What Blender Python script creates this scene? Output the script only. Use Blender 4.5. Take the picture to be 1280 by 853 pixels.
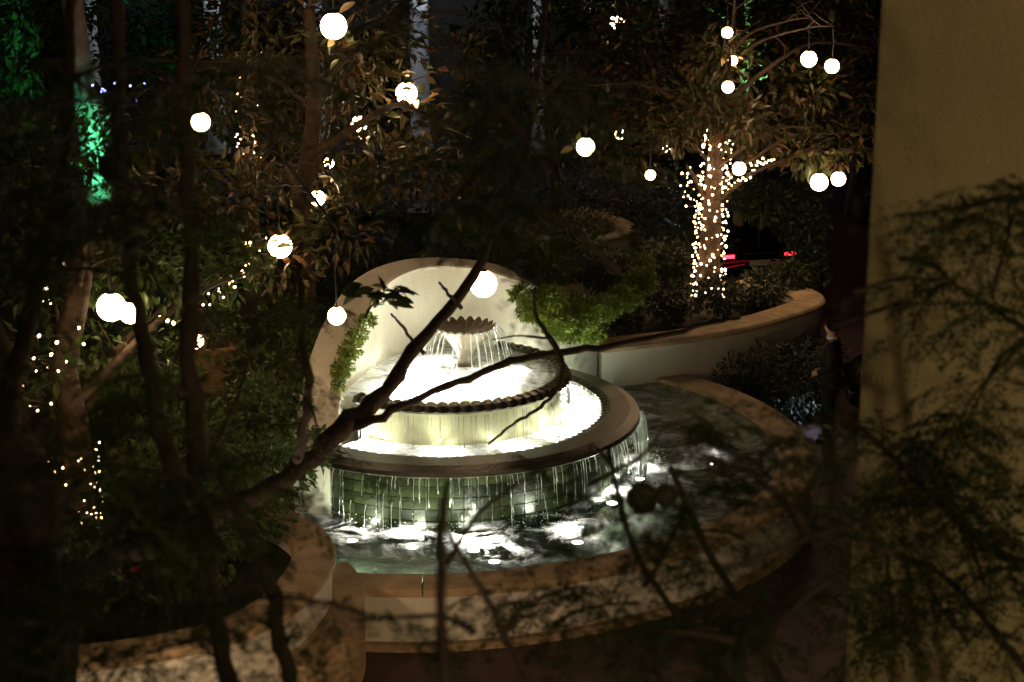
import bpy, math, random
import numpy as np
from mathutils import Vector, Matrix

for o in list(bpy.data.objects):
    bpy.data.objects.remove(o)
scene = bpy.context.scene
COL = scene.collection
R = math.radians

# ------------------------------------------------------------------ camera
F, PITCH, CAM_H = 2200.0, R(15.3), 8.0
cam = bpy.data.cameras.new('camera')
cam.sensor_width = 36.0
cam.lens = F * 36.0 / 1280.0
cam.clip_end = 600
cam.clip_start = 0.1
cam.dof.use_dof = True
cam.dof.focus_distance = 23.5
cam.dof.aperture_fstop = 2.6
cam.dof.aperture_blades = 9
camo = bpy.data.objects.new('camera', cam)
COL.objects.link(camo)
camo.location = (0, 0, CAM_H)
camo.rotation_euler = (R(90) - PITCH, 0, 0)
scene.camera = camo

# ------------------------------------------------------------------ world: a dim night sky
world = bpy.data.worlds.new('World')
scene.world = world
world.use_nodes = True
wn = world.node_tree
bg = wn.nodes['Background']
sky = wn.nodes.new('ShaderNodeTexSky')
sky.sky_type = 'NISHITA'
sky.sun_disc = False
sky.sun_elevation = R(-4)
sky.sun_rotation = R(200)
wn.links.new(sky.outputs[0], bg.inputs[0])
bg.inputs[1].default_value = 0.02

scene.view_settings.view_transform = 'Standard'
scene.view_settings.look = 'None'
scene.view_settings.exposure = 1.0
scene.view_settings.gamma = 1.0
scene.cycles.use_denoising = True
scene.cycles.sample_clamp_indirect = 4.0
scene.cycles.sample_clamp_direct = 0.0
scene.cycles.use_light_tree = True
scene.cycles.max_bounces = 8
scene.cycles.diffuse_bounces = 3
scene.cycles.glossy_bounces = 3
scene.cycles.transparent_max_bounces = 24
scene.cycles.caustics_reflective = False
scene.cycles.caustics_refractive = False

rng = np.random.default_rng(7)
random.seed(7)

# ------------------------------------------------------------------ pixel helpers
def ray(x, y):
    u = (x - 640) / F
    v = (426.5 - y) / F
    return Vector((u, math.cos(PITCH) + v * math.sin(PITCH), -math.sin(PITCH) + v * math.cos(PITCH)))

def at_z(x, y, z):
    r = ray(x, y)
    t = (z - CAM_H) / r.z
    return Vector((r.x * t, r.y * t, z))

def at_y(x, y, Y):
    r = ray(x, y)
    t = Y / r.y
    return Vector((r.x * t, Y, CAM_H + r.z * t))

def depth(p):
    return p[1] * math.cos(PITCH) - (p[2] - CAM_H) * math.sin(PITCH)

# ------------------------------------------------------------------ materials
def new_mat(name):
    m = bpy.data.materials.new(name)
    m.use_nodes = True
    nt = m.node_tree
    return m, nt, nt.nodes['Principled BSDF'], nt.nodes['Material Output']

def surf(name, c1, c2, scale=4.0, rough=0.7, bump=0.2, bscale=30.0, metal=0.0, detail=6.0, spec=0.4, coat=0.0, stretch=1.0):
    m, nt, p, out = new_mat(name)
    tc = nt.nodes.new('ShaderNodeTexCoord')
    n = nt.nodes.new('ShaderNodeTexNoise')
    n.inputs['Scale'].default_value = scale
    n.inputs['Detail'].default_value = detail
    n.inputs['Roughness'].default_value = 0.62
    mp = nt.nodes.new('ShaderNodeMapping')
    mp.inputs['Scale'].default_value = (1, 1, stretch)
    nt.links.new(tc.outputs['Object'], mp.inputs['Vector'])
    nt.links.new(mp.outputs[0], n.inputs['Vector'])
    cr = nt.nodes.new('ShaderNodeValToRGB')
    cr.color_ramp.elements[0].position = 0.32
    cr.color_ramp.elements[1].position = 0.68
    cr.color_ramp.elements[0].color = (*c1, 1)
    cr.color_ramp.elements[1].color = (*c2, 1)
    nt.links.new(n.outputs['Fac'], cr.inputs['Fac'])
    nt.links.new(cr.outputs['Color'], p.inputs['Base Color'])
    p.inputs['Roughness'].default_value = rough
    p.inputs['Metallic'].default_value = metal
    p.inputs['Specular IOR Level'].default_value = spec
    p.inputs['Coat Weight'].default_value = coat
    if bump > 0:
        n2 = nt.nodes.new('ShaderNodeTexNoise')
        n2.inputs['Scale'].default_value = bscale
        n2.inputs['Detail'].default_value = 8.0
        nt.links.new(tc.outputs['Object'], n2.inputs['Vector'])
        b = nt.nodes.new('ShaderNodeBump')
        b.inputs['Strength'].default_value = bump
        b.inputs['Distance'].default_value = 0.02
        nt.links.new(n2.outputs['Fac'], b.inputs['Height'])
        nt.links.new(b.outputs['Normal'], p.inputs['Normal'])
    return m

def leaf_mat(name, cols, rough=0.4, trans=0.3, spec=0.5):
    m, nt, p, out = new_mat(name)
    g = nt.nodes.new('ShaderNodeNewGeometry')
    oi = nt.nodes.new('ShaderNodeObjectInfo')
    add = nt.nodes.new('ShaderNodeMath'); add.operation = 'ADD'
    fr = nt.nodes.new('ShaderNodeMath'); fr.operation = 'FRACT'
    nt.links.new(g.outputs['Random Per Island'], add.inputs[0])
    nt.links.new(oi.outputs['Random'], add.inputs[1])
    nt.links.new(add.outputs[0], fr.inputs[0])
    cr = nt.nodes.new('ShaderNodeValToRGB')
    cr.color_ramp.elements[0].color = (*cols[0], 1)
    cr.color_ramp.elements[-1].color = (*cols[-1], 1)
    for i, c in enumerate(cols[1:-1]):
        e = cr.color_ramp.elements.new((i + 1) / (len(cols) - 1))
        e.color = (*c, 1)
    nt.links.new(fr.outputs[0], cr.inputs['Fac'])
    nt.links.new(cr.outputs['Color'], p.inputs['Base Color'])
    p.inputs['Roughness'].default_value = rough
    p.inputs['Specular IOR Level'].default_value = spec
    tr = nt.nodes.new('ShaderNodeBsdfTranslucent')
    nt.links.new(cr.outputs['Color'], tr.inputs['Color'])
    mx = nt.nodes.new('ShaderNodeMixShader')
    mx.inputs[0].default_value = trans
    nt.links.new(p.outputs[0], mx.inputs[1])
    nt.links.new(tr.outputs[0], mx.inputs[2])
    nt.links.new(mx.outputs[0], out.inputs['Surface'])
    return m

def glow(name, col, strength):
    m, nt, p, out = new_mat(name)
    p.inputs['Base Color'].default_value = (0.8, 0.8, 0.8, 1)
    p.inputs['Emission Color'].default_value = (*col, 1)
    p.inputs['Emission Strength'].default_value = strength
    return m

def globe_glow(name, col, strength):
    """frosted glass: a little dimmer towards its rim and slightly uneven"""
    m, nt, p, out = new_mat(name)
    tc = nt.nodes.new('ShaderNodeTexCoord')
    n = nt.nodes.new('ShaderNodeTexNoise')
    n.inputs['Scale'].default_value = 6
    nt.links.new(tc.outputs['Object'], n.inputs['Vector'])
    mr = nt.nodes.new('ShaderNodeMapRange')
    mr.inputs[3].default_value = strength * 0.75
    mr.inputs[4].default_value = strength * 1.25
    nt.links.new(n.outputs['Fac'], mr.inputs[0])
    p.inputs['Base Color'].default_value = (0.8, 0.75, 0.65, 1)
    p.inputs['Emission Color'].default_value = (*col, 1)
    nt.links.new(mr.outputs[0], p.inputs['Emission Strength'])
    return m

def water_mat(name, tint, froth, scale, lo, hi, bump, ridged=3.0):
    """clear water with froth: transparent + mirror by Fresnel, white scattering where churned"""
    m, nt, p, out = new_mat(name)
    nt.nodes.remove(p)
    tc = nt.nodes.new('ShaderNodeTexCoord')
    n = nt.nodes.new('ShaderNodeTexNoise')
    n.inputs['Scale'].default_value = scale
    n.inputs['Detail'].default_value = 9
    n.inputs['Roughness'].default_value = 0.68
    n.inputs['Distortion'].default_value = 0.6
    nt.links.new(tc.outputs['Object'], n.inputs['Vector'])
    n2 = nt.nodes.new('ShaderNodeTexNoise')
    n2.inputs['Scale'].default_value = scale * ridged
    n2.inputs['Detail'].default_value = 5
    n2.inputs['Distortion'].default_value = 1.2
    nt.links.new(tc.outputs['Object'], n2.inputs['Vector'])
    b = nt.nodes.new('ShaderNodeBump')
    b.inputs['Strength'].default_value = bump
    b.inputs['Distance'].default_value = 0.06
    nt.links.new(n2.outputs['Fac'], b.inputs['Height'])
    mr = nt.nodes.new('ShaderNodeMapRange')
    mr.inputs[1].default_value = lo
    mr.inputs[2].default_value = hi
    mr.inputs[3].default_value = 0.0
    mr.inputs[4].default_value = froth
    mr.clamp = True
    nt.links.new(n.outputs['Fac'], mr.inputs[0])
    tr = nt.nodes.new('ShaderNodeBsdfTransparent')
    tr.inputs[0].default_value = (*tint, 1)
    tl = nt.nodes.new('ShaderNodeBsdfTranslucent')
    tl.inputs[0].default_value = (0.78, 0.80, 0.76, 1)
    df = nt.nodes.new('ShaderNodeBsdfDiffuse')
    df.inputs[0].default_value = (0.7, 0.75, 0.72, 1)
    fm = nt.nodes.new('ShaderNodeMixShader'); fm.inputs[0].default_value = 0.35
    nt.links.new(tl.outputs[0], fm.inputs[1]); nt.links.new(df.outputs[0], fm.inputs[2])
    m1 = nt.nodes.new('ShaderNodeMixShader')
    nt.links.new(mr.outputs[0], m1.inputs[0])
    nt.links.new(tr.outputs[0], m1.inputs[1]); nt.links.new(fm.outputs[0], m1.inputs[2])
    gl = nt.nodes.new('ShaderNodeBsdfGlossy')
    gl.inputs['Roughness'].default_value = 0.06
    nt.links.new(b.outputs[0], gl.inputs['Normal'])
    fz = nt.nodes.new('ShaderNodeFresnel'); fz.inputs[0].default_value = 1.33
    nt.links.new(b.outputs[0], fz.inputs['Normal'])
    m2 = nt.nodes.new('ShaderNodeMixShader')
    nt.links.new(fz.outputs[0], m2.inputs[0])
    nt.links.new(m1.outputs[0], m2.inputs[1]); nt.links.new(gl.outputs[0], m2.inputs[2])
    nt.links.new(m2.outputs[0], out.inputs['Surface'])
    return m

def jet_mat(name):
    m, nt, p, out = new_mat(name)
    nt.nodes.remove(p)
    tr = nt.nodes.new('ShaderNodeBsdfTransparent')
    tl = nt.nodes.new('ShaderNodeBsdfTranslucent'); tl.inputs[0].default_value = (0.9, 0.92, 0.9, 1)
    gl = nt.nodes.new('ShaderNodeBsdfGlossy'); gl.inputs['Roughness'].default_value = 0.15
    a = nt.nodes.new('ShaderNodeMixShader'); a.inputs[0].default_value = 0.35
    nt.links.new(tl.outputs[0], a.inputs[1]); nt.links.new(gl.outputs[0], a.inputs[2])
    b = nt.nodes.new('ShaderNodeMixShader'); b.inputs[0].default_value = 0.6
    nt.links.new(tr.outputs[0], b.inputs[1]); nt.links.new(a.outputs[0], b.inputs[2])
    nt.links.new(b.outputs[0], out.inputs['Surface'])
    return m

M = {}
M['stucco'] = surf('stucco', (0.49, 0.46, 0.40), (0.62, 0.59, 0.52), 2.0, 0.85, 0.45, 60, detail=11, stretch=0.28)
M['wallstucco'] = surf('wall_stucco', (0.235, 0.20, 0.12), (0.33, 0.285, 0.175), 1.3, 0.92, 0.9, 70, detail=12, stretch=0.5)
M['coping'] = surf('coping_stone', (0.24, 0.16, 0.095), (0.48, 0.34, 0.21), 3.0, 0.7, 0.3, 40)
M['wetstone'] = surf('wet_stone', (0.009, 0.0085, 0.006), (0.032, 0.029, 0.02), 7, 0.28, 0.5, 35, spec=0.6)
M['basin'] = surf('basin_plaster', (0.42, 0.42, 0.26), (0.58, 0.55, 0.36), 5, 0.6, 0.2, 40)
M['tile'] = None
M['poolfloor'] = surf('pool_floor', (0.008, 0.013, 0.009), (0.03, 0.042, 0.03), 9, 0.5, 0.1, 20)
M['bronze'] = surf('urn_stone', (0.05, 0.042, 0.032), (0.13, 0.105, 0.075), 9, 0.45, 0.3, 40)
M['paving'] = surf('paving', (0.045, 0.028, 0.025), (0.085, 0.05, 0.045), 1.6, 0.6, 0.35, 14)
M['asphalt'] = surf('driveway', (0.05, 0.032, 0.034), (0.09, 0.055, 0.058), 2.2, 0.5, 0.3, 40)
M['soil'] = surf('soil', (0.018, 0.014, 0.009), (0.045, 0.034, 0.022), 6, 0.95, 0.8, 18)
M['bark'] = surf('bark', (0.03, 0.02, 0.013), (0.085, 0.055, 0.036), 7, 0.9, 0.8, 26)
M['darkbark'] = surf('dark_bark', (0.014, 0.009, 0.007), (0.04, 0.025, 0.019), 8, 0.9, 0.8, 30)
M['palebark'] = surf('pale_bark', (0.26, 0.22, 0.17), (0.42, 0.37, 0.29), 6, 0.8, 0.5, 20)
M['metal'] = surf('dark_metal', (0.03, 0.028, 0.025), (0.06, 0.055, 0.05), 9, 0.4, 0.05, 40, metal=0.8)
M['wire'] = surf('wire', (0.01, 0.012, 0.01), (0.02, 0.022, 0.02), 9, 0.6, 0)
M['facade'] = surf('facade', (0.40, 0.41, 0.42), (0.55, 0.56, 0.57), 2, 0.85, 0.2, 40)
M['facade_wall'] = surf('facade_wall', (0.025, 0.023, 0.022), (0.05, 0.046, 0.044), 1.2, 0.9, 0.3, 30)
M['magnolia'] = leaf_mat('large_leaves', [(0.025, 0.04, 0.014), (0.05, 0.065, 0.02), (0.11, 0.06, 0.026), (0.035, 0.05, 0.016), (0.06, 0.07, 0.024), (0.17, 0.09, 0.04), (0.04, 0.055, 0.018)], 0.36, 0.28)
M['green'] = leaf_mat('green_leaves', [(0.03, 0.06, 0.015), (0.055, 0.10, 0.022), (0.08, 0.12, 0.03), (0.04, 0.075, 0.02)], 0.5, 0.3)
M['ivy'] = leaf_mat('ivy_leaves', [(0.08, 0.12, 0.015), (0.13, 0.18, 0.02), (0.17, 0.21, 0.035), (0.09, 0.14, 0.018)], 0.45, 0.35)
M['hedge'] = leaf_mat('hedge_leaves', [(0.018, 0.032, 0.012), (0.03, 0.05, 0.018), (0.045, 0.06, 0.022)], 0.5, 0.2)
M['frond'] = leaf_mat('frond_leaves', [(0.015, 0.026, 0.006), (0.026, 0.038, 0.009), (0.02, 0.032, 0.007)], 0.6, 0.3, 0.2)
M['red'] = leaf_mat('red_leaves', [(0.10, 0.02, 0.025), (0.05, 0.03, 0.03), (0.15, 0.03, 0.03)], 0.4, 0.3)
M['flower'] = leaf_mat('flowers', [(0.5, 0.4, 0.2), (0.6, 0.5, 0.3), (0.10, 0.14, 0.04), (0.08, 0.1, 0.03)], 0.6, 0.3)
M['globe'] = globe_glow('globe_glass', (1.0, 0.66, 0.35), 18.0)
M['bulb'] = glow('bulb_glass', (1.0, 0.60, 0.29), 12.0)
_nt = M['bulb'].node_tree
_oi = _nt.nodes.new('ShaderNodeObjectInfo'); _mr = _nt.nodes.new('ShaderNodeMapRange')
_mr.inputs[3].default_value = 2.0; _mr.inputs[4].default_value = 22.0
_nt.links.new(_oi.outputs['Random'], _mr.inputs[0]); _nt.links.new(_mr.outputs[0], _nt.nodes['Principled BSDF'].inputs['Emission Strength'])
M['postglobe'] = glow('added_post_globe', (1.0, 0.68, 0.38), 130.0)
M['lens'] = glow('pool_light_lens', (1.0, 0.96, 0.86), 680.0)
M['lens2'] = glow('basin_light_lens', (1.0, 0.97, 0.91), 185.0)
M['tail'] = glow('tail_light', (1.0, 0.02, 0.04), 4.0)
M['lantern'] = glow('added_lantern_glass', (1.0, 0.74, 0.38), 250.0)
M['greenlens'] = glow('green_lens', (0.1, 1.0, 0.55), 30.0)
M['bluelens'] = glow('blue_bulb', (0.25, 0.3, 1.0), 6.0)
M['coollens'] = glow('cool_bulb', (0.78, 0.87, 1.0), 18.0)
M['paint'] = surf('car_paint', (0.006, 0.006, 0.008), (0.012, 0.012, 0.014), 3, 0.18, 0, coat=0.8)
M['glass'] = surf('car_glass', (0.004, 0.005, 0.006), (0.008, 0.008, 0.01), 3, 0.05, 0, spec=0.8)
M['rubber'] = surf('rubber', (0.008, 0.008, 0.008), (0.016, 0.016, 0.016), 20, 0.8, 0.1)
M['chrome'] = surf('chrome', (0.5, 0.5, 0.52), (0.6, 0.6, 0.62), 5, 0.15, 0, metal=1.0)
M['suit'] = surf('suit_cloth', (0.006, 0.006, 0.008), (0.012, 0.012, 0.014), 30, 0.85, 0.2, 200)
M['shirt'] = surf('shirt', (0.6, 0.6, 0.6), (0.7, 0.7, 0.7), 20, 0.8, 0.1)
M['skin'] = surf('skin', (0.42, 0.24, 0.17), (0.50, 0.30, 0.21), 12, 0.5, 0.05)
M['hair'] = surf('hair', (0.006, 0.0045, 0.004), (0.012, 0.009, 0.007), 40, 0.9, 0.6, 120, spec=0.1)
M['pod'] = surf('seed_pod', (0.012, 0.009, 0.006), (0.03, 0.022, 0.014), 9, 0.7, 0.4, 25)
M['pot'] = surf('stone_pot', (0.42, 0.28, 0.15), (0.55, 0.38, 0.21), 5, 0.8, 0.3, 40)
M['w_top'] = water_mat('basin_water', (0.80, 0.86, 0.70), 0.90, 3.0, 0.36, 0.54, 0.7)
M['w_pool'] = water_mat('pool_water', (0.36, 0.41, 0.33), 0.72, 2.2, 0.46, 0.66, 1.0, 5.0)
M['jet'] = jet_mat('falling_water')

def tile_material():
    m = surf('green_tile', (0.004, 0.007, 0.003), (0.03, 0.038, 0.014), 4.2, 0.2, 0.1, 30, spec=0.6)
    nt = m.node_tree
    p = nt.nodes['Principled BSDF']
    cr = [n for n in nt.nodes if n.type == 'VALTORGB'][0]
    oi = nt.nodes.new('ShaderNodeObjectInfo')
    hs = nt.nodes.new('ShaderNodeHueSaturation')
    mr = nt.nodes.new('ShaderNodeMapRange')
    mr.inputs[3].default_value = 0.45; mr.inputs[4].default_value = 1.6
    nt.links.new(oi.outputs['Random'], mr.inputs[0])
    nt.links.new(mr.outputs[0], hs.inputs['Value'])
    nt.links.new(cr.outputs['Color'], hs.inputs['Color'])
    nt.links.new(hs.outputs[0], p.inputs['Base Color'])
    return m
M['tile'] = tile_material()

# ------------------------------------------------------------------ mesh helpers
def world_of(o):
    m = o.matrix_basis
    if o.parent is not None:
        m = world_of(o.parent) @ o.matrix_parent_inverse @ m
    return m

def link(o, parent=None, local=False):
    COL.objects.link(o)
    if parent is not None:
        o.parent = parent
        if not local:                      # the child was built in world coordinates
            o.matrix_parent_inverse = world_of(parent).inverted()
    return o

def obj(name, me, mat=None, parent=None, loc=None, local=False):
    o = bpy.data.objects.new(name, me)
    if mat is not None and len(me.materials) == 0:
        me.materials.append(mat)
    link(o, parent, local)
    if loc is not None:
        o.location = loc
    return o

def tag(o, label=None, cat=None, group=None, kind=None):
    if label: o['label'] = label
    if cat: o['category'] = cat
    if group: o['group'] = group
    if kind: o['kind'] = kind
    return o

def empty(name, loc, label=None, cat=None, group=None, rz=0.0):
    o = bpy.data.objects.new(name, None)
    o.empty_display_size = 0.2
    COL.objects.link(o)
    o.location = loc
    o.rotation_euler = (0, 0, rz)
    tag(o, label, cat, group)
    return o

def np_mesh(name, verts, tris, smooth=False):
    me = bpy.data.meshes.new(name)
    nv, nf = len(verts), len(tris)
    k = tris.shape[1]
    me.vertices.add(nv)
    me.vertices.foreach_set('co', np.ascontiguousarray(verts, dtype=np.float32).ravel())
    me.loops.add(nf * k)
    me.loops.foreach_set('vertex_index', np.ascontiguousarray(tris, dtype=np.int32).ravel())
    me.polygons.add(nf)
    me.polygons.foreach_set('loop_start', np.arange(0, nf * k, k, dtype=np.int32))
    me.polygons.foreach_set('use_smooth', np.full(nf, smooth, dtype=bool))
    me.update(calc_edges=True)
    return me

class MB:
    def __init__(self):
        self.v, self.f = [], []
    def add(self, vs, fs):
        b = len(self.v)
        self.v += [tuple(p) for p in vs]
        self.f += [tuple(i + b for i in f) for f in fs]
        return self
    def box(self, c, s, rz=0.0):
        x, y, z = (a / 2 for a in s)
        ca, sa = math.cos(rz), math.sin(rz)
        vs = []
        for k in (-z, z):
            for (i, j) in ((-x, -y), (x, -y), (x, y), (-x, y)):
                vs.append((c[0] + i * ca - j * sa, c[1] + i * sa + j * ca, c[2] + k))
        return self.add(vs, [(3, 2, 1, 0), (4, 5, 6, 7), (0, 1, 5, 4), (1, 2, 6, 5), (2, 3, 7, 6), (3, 0, 4, 7)])
    def tube(self, pts, rad, n=8, caps=True):
        pts = [Vector(p) for p in pts]
        if not hasattr(rad, '__len__'):
            rad = [rad] * len(pts)
        vs, fs = [], []
        up = Vector((0.3, 0.2, 1)).normalized()
        prev = None
        for i, p in enumerate(pts):
            d = (pts[min(i + 1, len(pts) - 1)] - pts[max(i - 1, 0)])
            if d.length < 1e-7: d = Vector((0, 0, 1))
            d.normalize()
            if prev is None:
                a = d.orthogonal().normalized()
            else:
                a = (prev - d * prev.dot(d))
                a = a.normalized() if a.length > 1e-5 else d.orthogonal().normalized()
            prev = a
            b = d.cross(a)
            for k in range(n):
                t = 2 * math.pi * k / n
                vs.append(p + (a * math.cos(t) + b * math.sin(t)) * rad[i])
        for i in range(len(pts) - 1):
            for k in range(n):
                k2 = (k + 1) % n
                fs.append((i * n + k, i * n + k2, (i + 1) * n + k2, (i + 1) * n + k))
        if caps:
            fs.append(tuple(range(n - 1, -1, -1)))
            fs.append(tuple((len(pts) - 1) * n + k for k in range(n)))
        return self.add(vs, fs)
    def lathe(self, prof, n=24, c=(0, 0, 0), a0=0.0, a1=2 * math.pi):
        full = abs(a1 - a0 - 2 * math.pi) < 1e-6
        m = n if full else n + 1
        vs, fs = [], []
        for i in range(m):
            t = a0 + (a1 - a0) * i / n
            for (r, z) in prof:
                vs.append((c[0] + r * math.cos(t), c[1] + r * math.sin(t), c[2] + z))
        k = len(prof)
        for i in range(n):
            j = (i + 1) % m
            for q in range(k - 1):
                fs.append((i * k + q, j * k + q, j * k + q + 1, i * k + q + 1))
        return self.add(vs, fs)
    def mesh(self, name, smooth=False):
        me = bpy.data.meshes.new(name)
        me.from_pydata(self.v, [], self.f)
        if smooth:
            me.polygons.foreach_set('use_smooth', [True] * len(me.polygons))
        me.update()
        return me
    def build(self, name, mat, parent=None, smooth=False, loc=None, local=False):
        return obj(name, self.mesh(name, smooth), mat, parent, loc, local)

def smooth_curve(pts, n=8):
    """Catmull-Rom through points of any dimension"""
    P = [np.array(p, float) for p in pts]
    P = [2 * P[0] - P[1]] + P + [2 * P[-1] - P[-2]]
    out = []
    for i in range(1, len(P) - 2):
        for k in range(n):
            t = k / n
            out.append(0.5 * ((2 * P[i]) + (-P[i - 1] + P[i + 1]) * t + (2 * P[i - 1] - 5 * P[i] + 4 * P[i + 1] - P[i + 2]) * t ** 2 + (-P[i - 1] + 3 * P[i] - 3 * P[i + 1] + P[i + 2]) * t ** 3))
    out.append(P[-2])
    return out

def offset2d(pts, d):
    """offset a plan polyline to its left by d"""
    out = []
    for i, p in enumerate(pts):
        a = pts[max(i - 1, 0)]; b = pts[min(i + 1, len(pts) - 1)]
        t = np.array([b[0] - a[0], b[1] - a[1]]); t = t / (np.linalg.norm(t) + 1e-9)
        out.append((p[0] - t[1] * d, p[1] + t[0] * d))
    return out

def wall_strip(inner, outer, ztop, zbot):
    """closed wall solid between two plan polylines with a top height for each station"""
    vs, fs = [], []
    n = len(inner)
    for i in range(n):
        zt = ztop[i] if hasattr(ztop, '__len__') else ztop
        zb = zbot[i] if hasattr(zbot, '__len__') else zbot
        vs += [(inner[i][0], inner[i][1], zb), (inner[i][0], inner[i][1], zt), (outer[i][0], outer[i][1], zt), (outer[i][0], outer[i][1], zb)]
    for i in range(n - 1):
        a, b = i * 4, i * 4 + 4
        for q in range(4):
            q2 = (q + 1) % 4
            fs.append((a + q, a + q2, b + q2, b + q))
    fs += [(0, 3, 2, 1), ((n - 1) * 4, (n - 1) * 4 + 1, (n - 1) * 4 + 2, (n - 1) * 4 + 3)]
    return MB().add(vs, fs)

def cumlen(pts):
    L = [0.0]
    for a, b in zip(pts, pts[1:]):
        L.append(L[-1] + math.hypot(b[0] - a[0], b[1] - a[1]))
    return L

def coping_stones(path, w_in, w_out, ztop, thick, step, parent, mat, gap=0.012, name='coping_stone'):
    """cut a coping along a plan path into stones, each with its own edges; path offset: in = right, out = left"""
    L = cumlen(path)
    total = L[-1]
    n = max(1, round(total / step))
    zarr = ztop if hasattr(ztop, '__len__') else [ztop] * len(path)
    xs = np.array([p[0] for p in path]); ys = np.array([p[1] for p in path]); La = np.array(L); za = np.array(zarr)
    for i in range(n):
        a, b = total * i / n + gap / 2, total * (i + 1) / n - gap / 2
        m = 7
        ls = np.linspace(a, b, m)
        seg = []
        for l in ls:
            e = 0.02
            x, y = np.interp(l, La, xs), np.interp(l, La, ys)
            dx = np.interp(l + e, La, xs) - np.interp(l - e, La, xs); dy = np.interp(l + e, La, ys) - np.interp(l - e, La, ys)
            q = math.hypot(dx, dy) + 1e-9
            seg.append((x, y, dx / q, dy / q, np.interp(l, La, za)))
        # rounded (bullnose) section
        sec = [(-w_in, 0.02), (-w_in, thick * 0.6), (-w_in + 0.03, thick * 0.92), (-w_in + 0.08, thick), (w_out - 0.08, thick), (w_out - 0.03, thick * 0.92), (w_out, thick * 0.6), (w_out, 0.02), (w_out - 0.04, 0), (-w_in + 0.04, 0)]
        vs, fs = [], []
        dz = random.uniform(-0.004, 0.004)
        for (x, y, tx, ty, z) in seg:
            for (o_, h) in sec:
                vs.append((x - ty * o_, y + tx * o_, z - thick + h + dz))
        k = len(sec)
        for j in range(m - 1):
            for q in range(k):
                q2 = (q + 1) % k
                fs.append((j * k + q, j * k + q2, (j + 1) * k + q2, (j + 1) * k + q))
        fs.append(tuple(range(k))); fs.append(tuple((m - 1) * k + q for q in range(k - 1, -1, -1)))
        MB().add(vs, fs).build(name, mat, parent)

# leaves ---------------------------------------------------------------
def leaf_template(width=0.42, fold=0.10, droop=0.12, fine=True):
    if fine:
        ys = [0.0, 0.22, 0.5, 0.78, 1.0]; ws = [0.02, 0.36, 0.5, 0.33, 0.0]
        v = []
        for y, w in zip(ys, ws):
            z = -droop * y * y
            v += [(-w * width, y, z + fold * w), (0, y, z), (w * width, y, z + fold * w)]
        f = []
        for i in range(4):
            a, b = i * 3, i * 3 + 3
            f += [(a, a + 1, b + 1), (a, b + 1, b), (a + 1, a + 2, b + 2), (a + 1, b + 2, b + 1)]
        return np.array(v), np.array(f)
    v = np.array([(0, 0, 0), (-0.5 * width, 0.42, fold * 0.5), (0, 1, -droop), (0.5 * width, 0.42, fold * 0.5), (0, 0.5, -droop * 0.3)])
    f = np.array([(0, 4, 1), (1, 4, 2), (0, 3, 4), (3, 2, 4)])
    return v, f

def rot_frames(dirs, roll):
    """orthonormal frames whose Y is dirs"""
    y = dirs / (np.linalg.norm(dirs, axis=1, keepdims=True) + 1e-9)
    up = np.tile(np.array([0, 0, 1.0]), (len(y), 1)) + rng.normal(0, 0.05, (len(y), 3))
    x = np.cross(y, up); x /= (np.linalg.norm(x, axis=1, keepdims=True) + 1e-9)
    z = np.cross(x, y)
    c, s = np.cos(roll)[:, None], np.sin(roll)[:, None]
    x2 = x * c + z * s
    z2 = -x * s + z * c
    return np.stack([x2, y, z2], axis=2)

def leaf_cloud(pos, dirs, size, roll, width=0.42, fine=False, fold=0.10, droop=0.12):
    v, f = leaf_template(width, fold, droop, fine)
    Rm = rot_frames(dirs, roll)
    allv = np.einsum('nij,kj->nki', Rm, v) * size[:, None, None] + pos[:, None, :]
    n, k = len(pos), len(v)
    allf = f[None, :, :] + (np.arange(n) * k)[:, None, None]
    return allv.reshape(-1, 3), allf.reshape(-1, 3)

def in_ball(n, c, r, shell=0.35):
    """points in an ellipsoid, more towards its skin"""
    d = rng.normal(0, 1, (n, 3)); d /= np.linalg.norm(d, axis=1, keepdims=True)
    q = rng.random(n) ** shell
    return np.array(c) + d * q[:, None] * np.array(r), d

def foliage_mesh(name, clumps, n, size, width=0.42, fine=False, droopz=-0.2, fold=0.1, droop=0.12, spread=0.8):
    """clumps: (centre, radii, weight)"""
    W = np.array([c[2] for c in clumps], float); W /= W.sum()
    P, D = [], []
    for (c, r, w), wt in zip(clumps, W):
        k = max(4, int(n * wt))
        p, d = in_ball(k, c, r)
        P.append(p); D.append(d)
    P = np.concatenate(P); D = np.concatenate(D)
    dirs = D * 0.8 + rng.normal(0, spread, D.shape) * 0.6
    dirs[:, 2] += droopz
    sz = size * rng.uniform(0.6, 1.25, len(P))
    v, f = leaf_cloud(P, dirs, sz, rng.uniform(-0.9, 0.9, len(P)), width, fine, fold, droop)
    return np_mesh(name, v, f)

def branch_path(a, b, sag=0.15, wig=0.05, n=8):
    a, b = Vector(a), Vector(b)
    L = (b - a).length
    ctrl = [a, a.lerp(b, 0.33) + Vector((random.uniform(-wig, wig) * L, random.uniform(-wig, wig) * L, sag * L)),
            a.lerp(b, 0.68) + Vector((random.uniform(-wig, wig) * L, random.uniform(-wig, wig) * L, sag * L * 0.9)), b]
    return [Vector(p) for p in smooth_curve(ctrl, n)]

def taper(r0, r1, n):
    return [r0 + (r1 - r0) * (i / (n - 1)) ** 0.8 for i in range(n)]

# ================================================================== the setting
def sheet(name, pts, z, mat, kind='structure', parent=None):
    me = bpy.data.meshes.new(name)
    me.from_pydata([(p[0], p[1], z) for p in pts], [], [tuple(range(len(pts)))])
    me.update()
    o = obj(name, me, mat, parent)
    if kind: o['kind'] = kind
    return o

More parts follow.
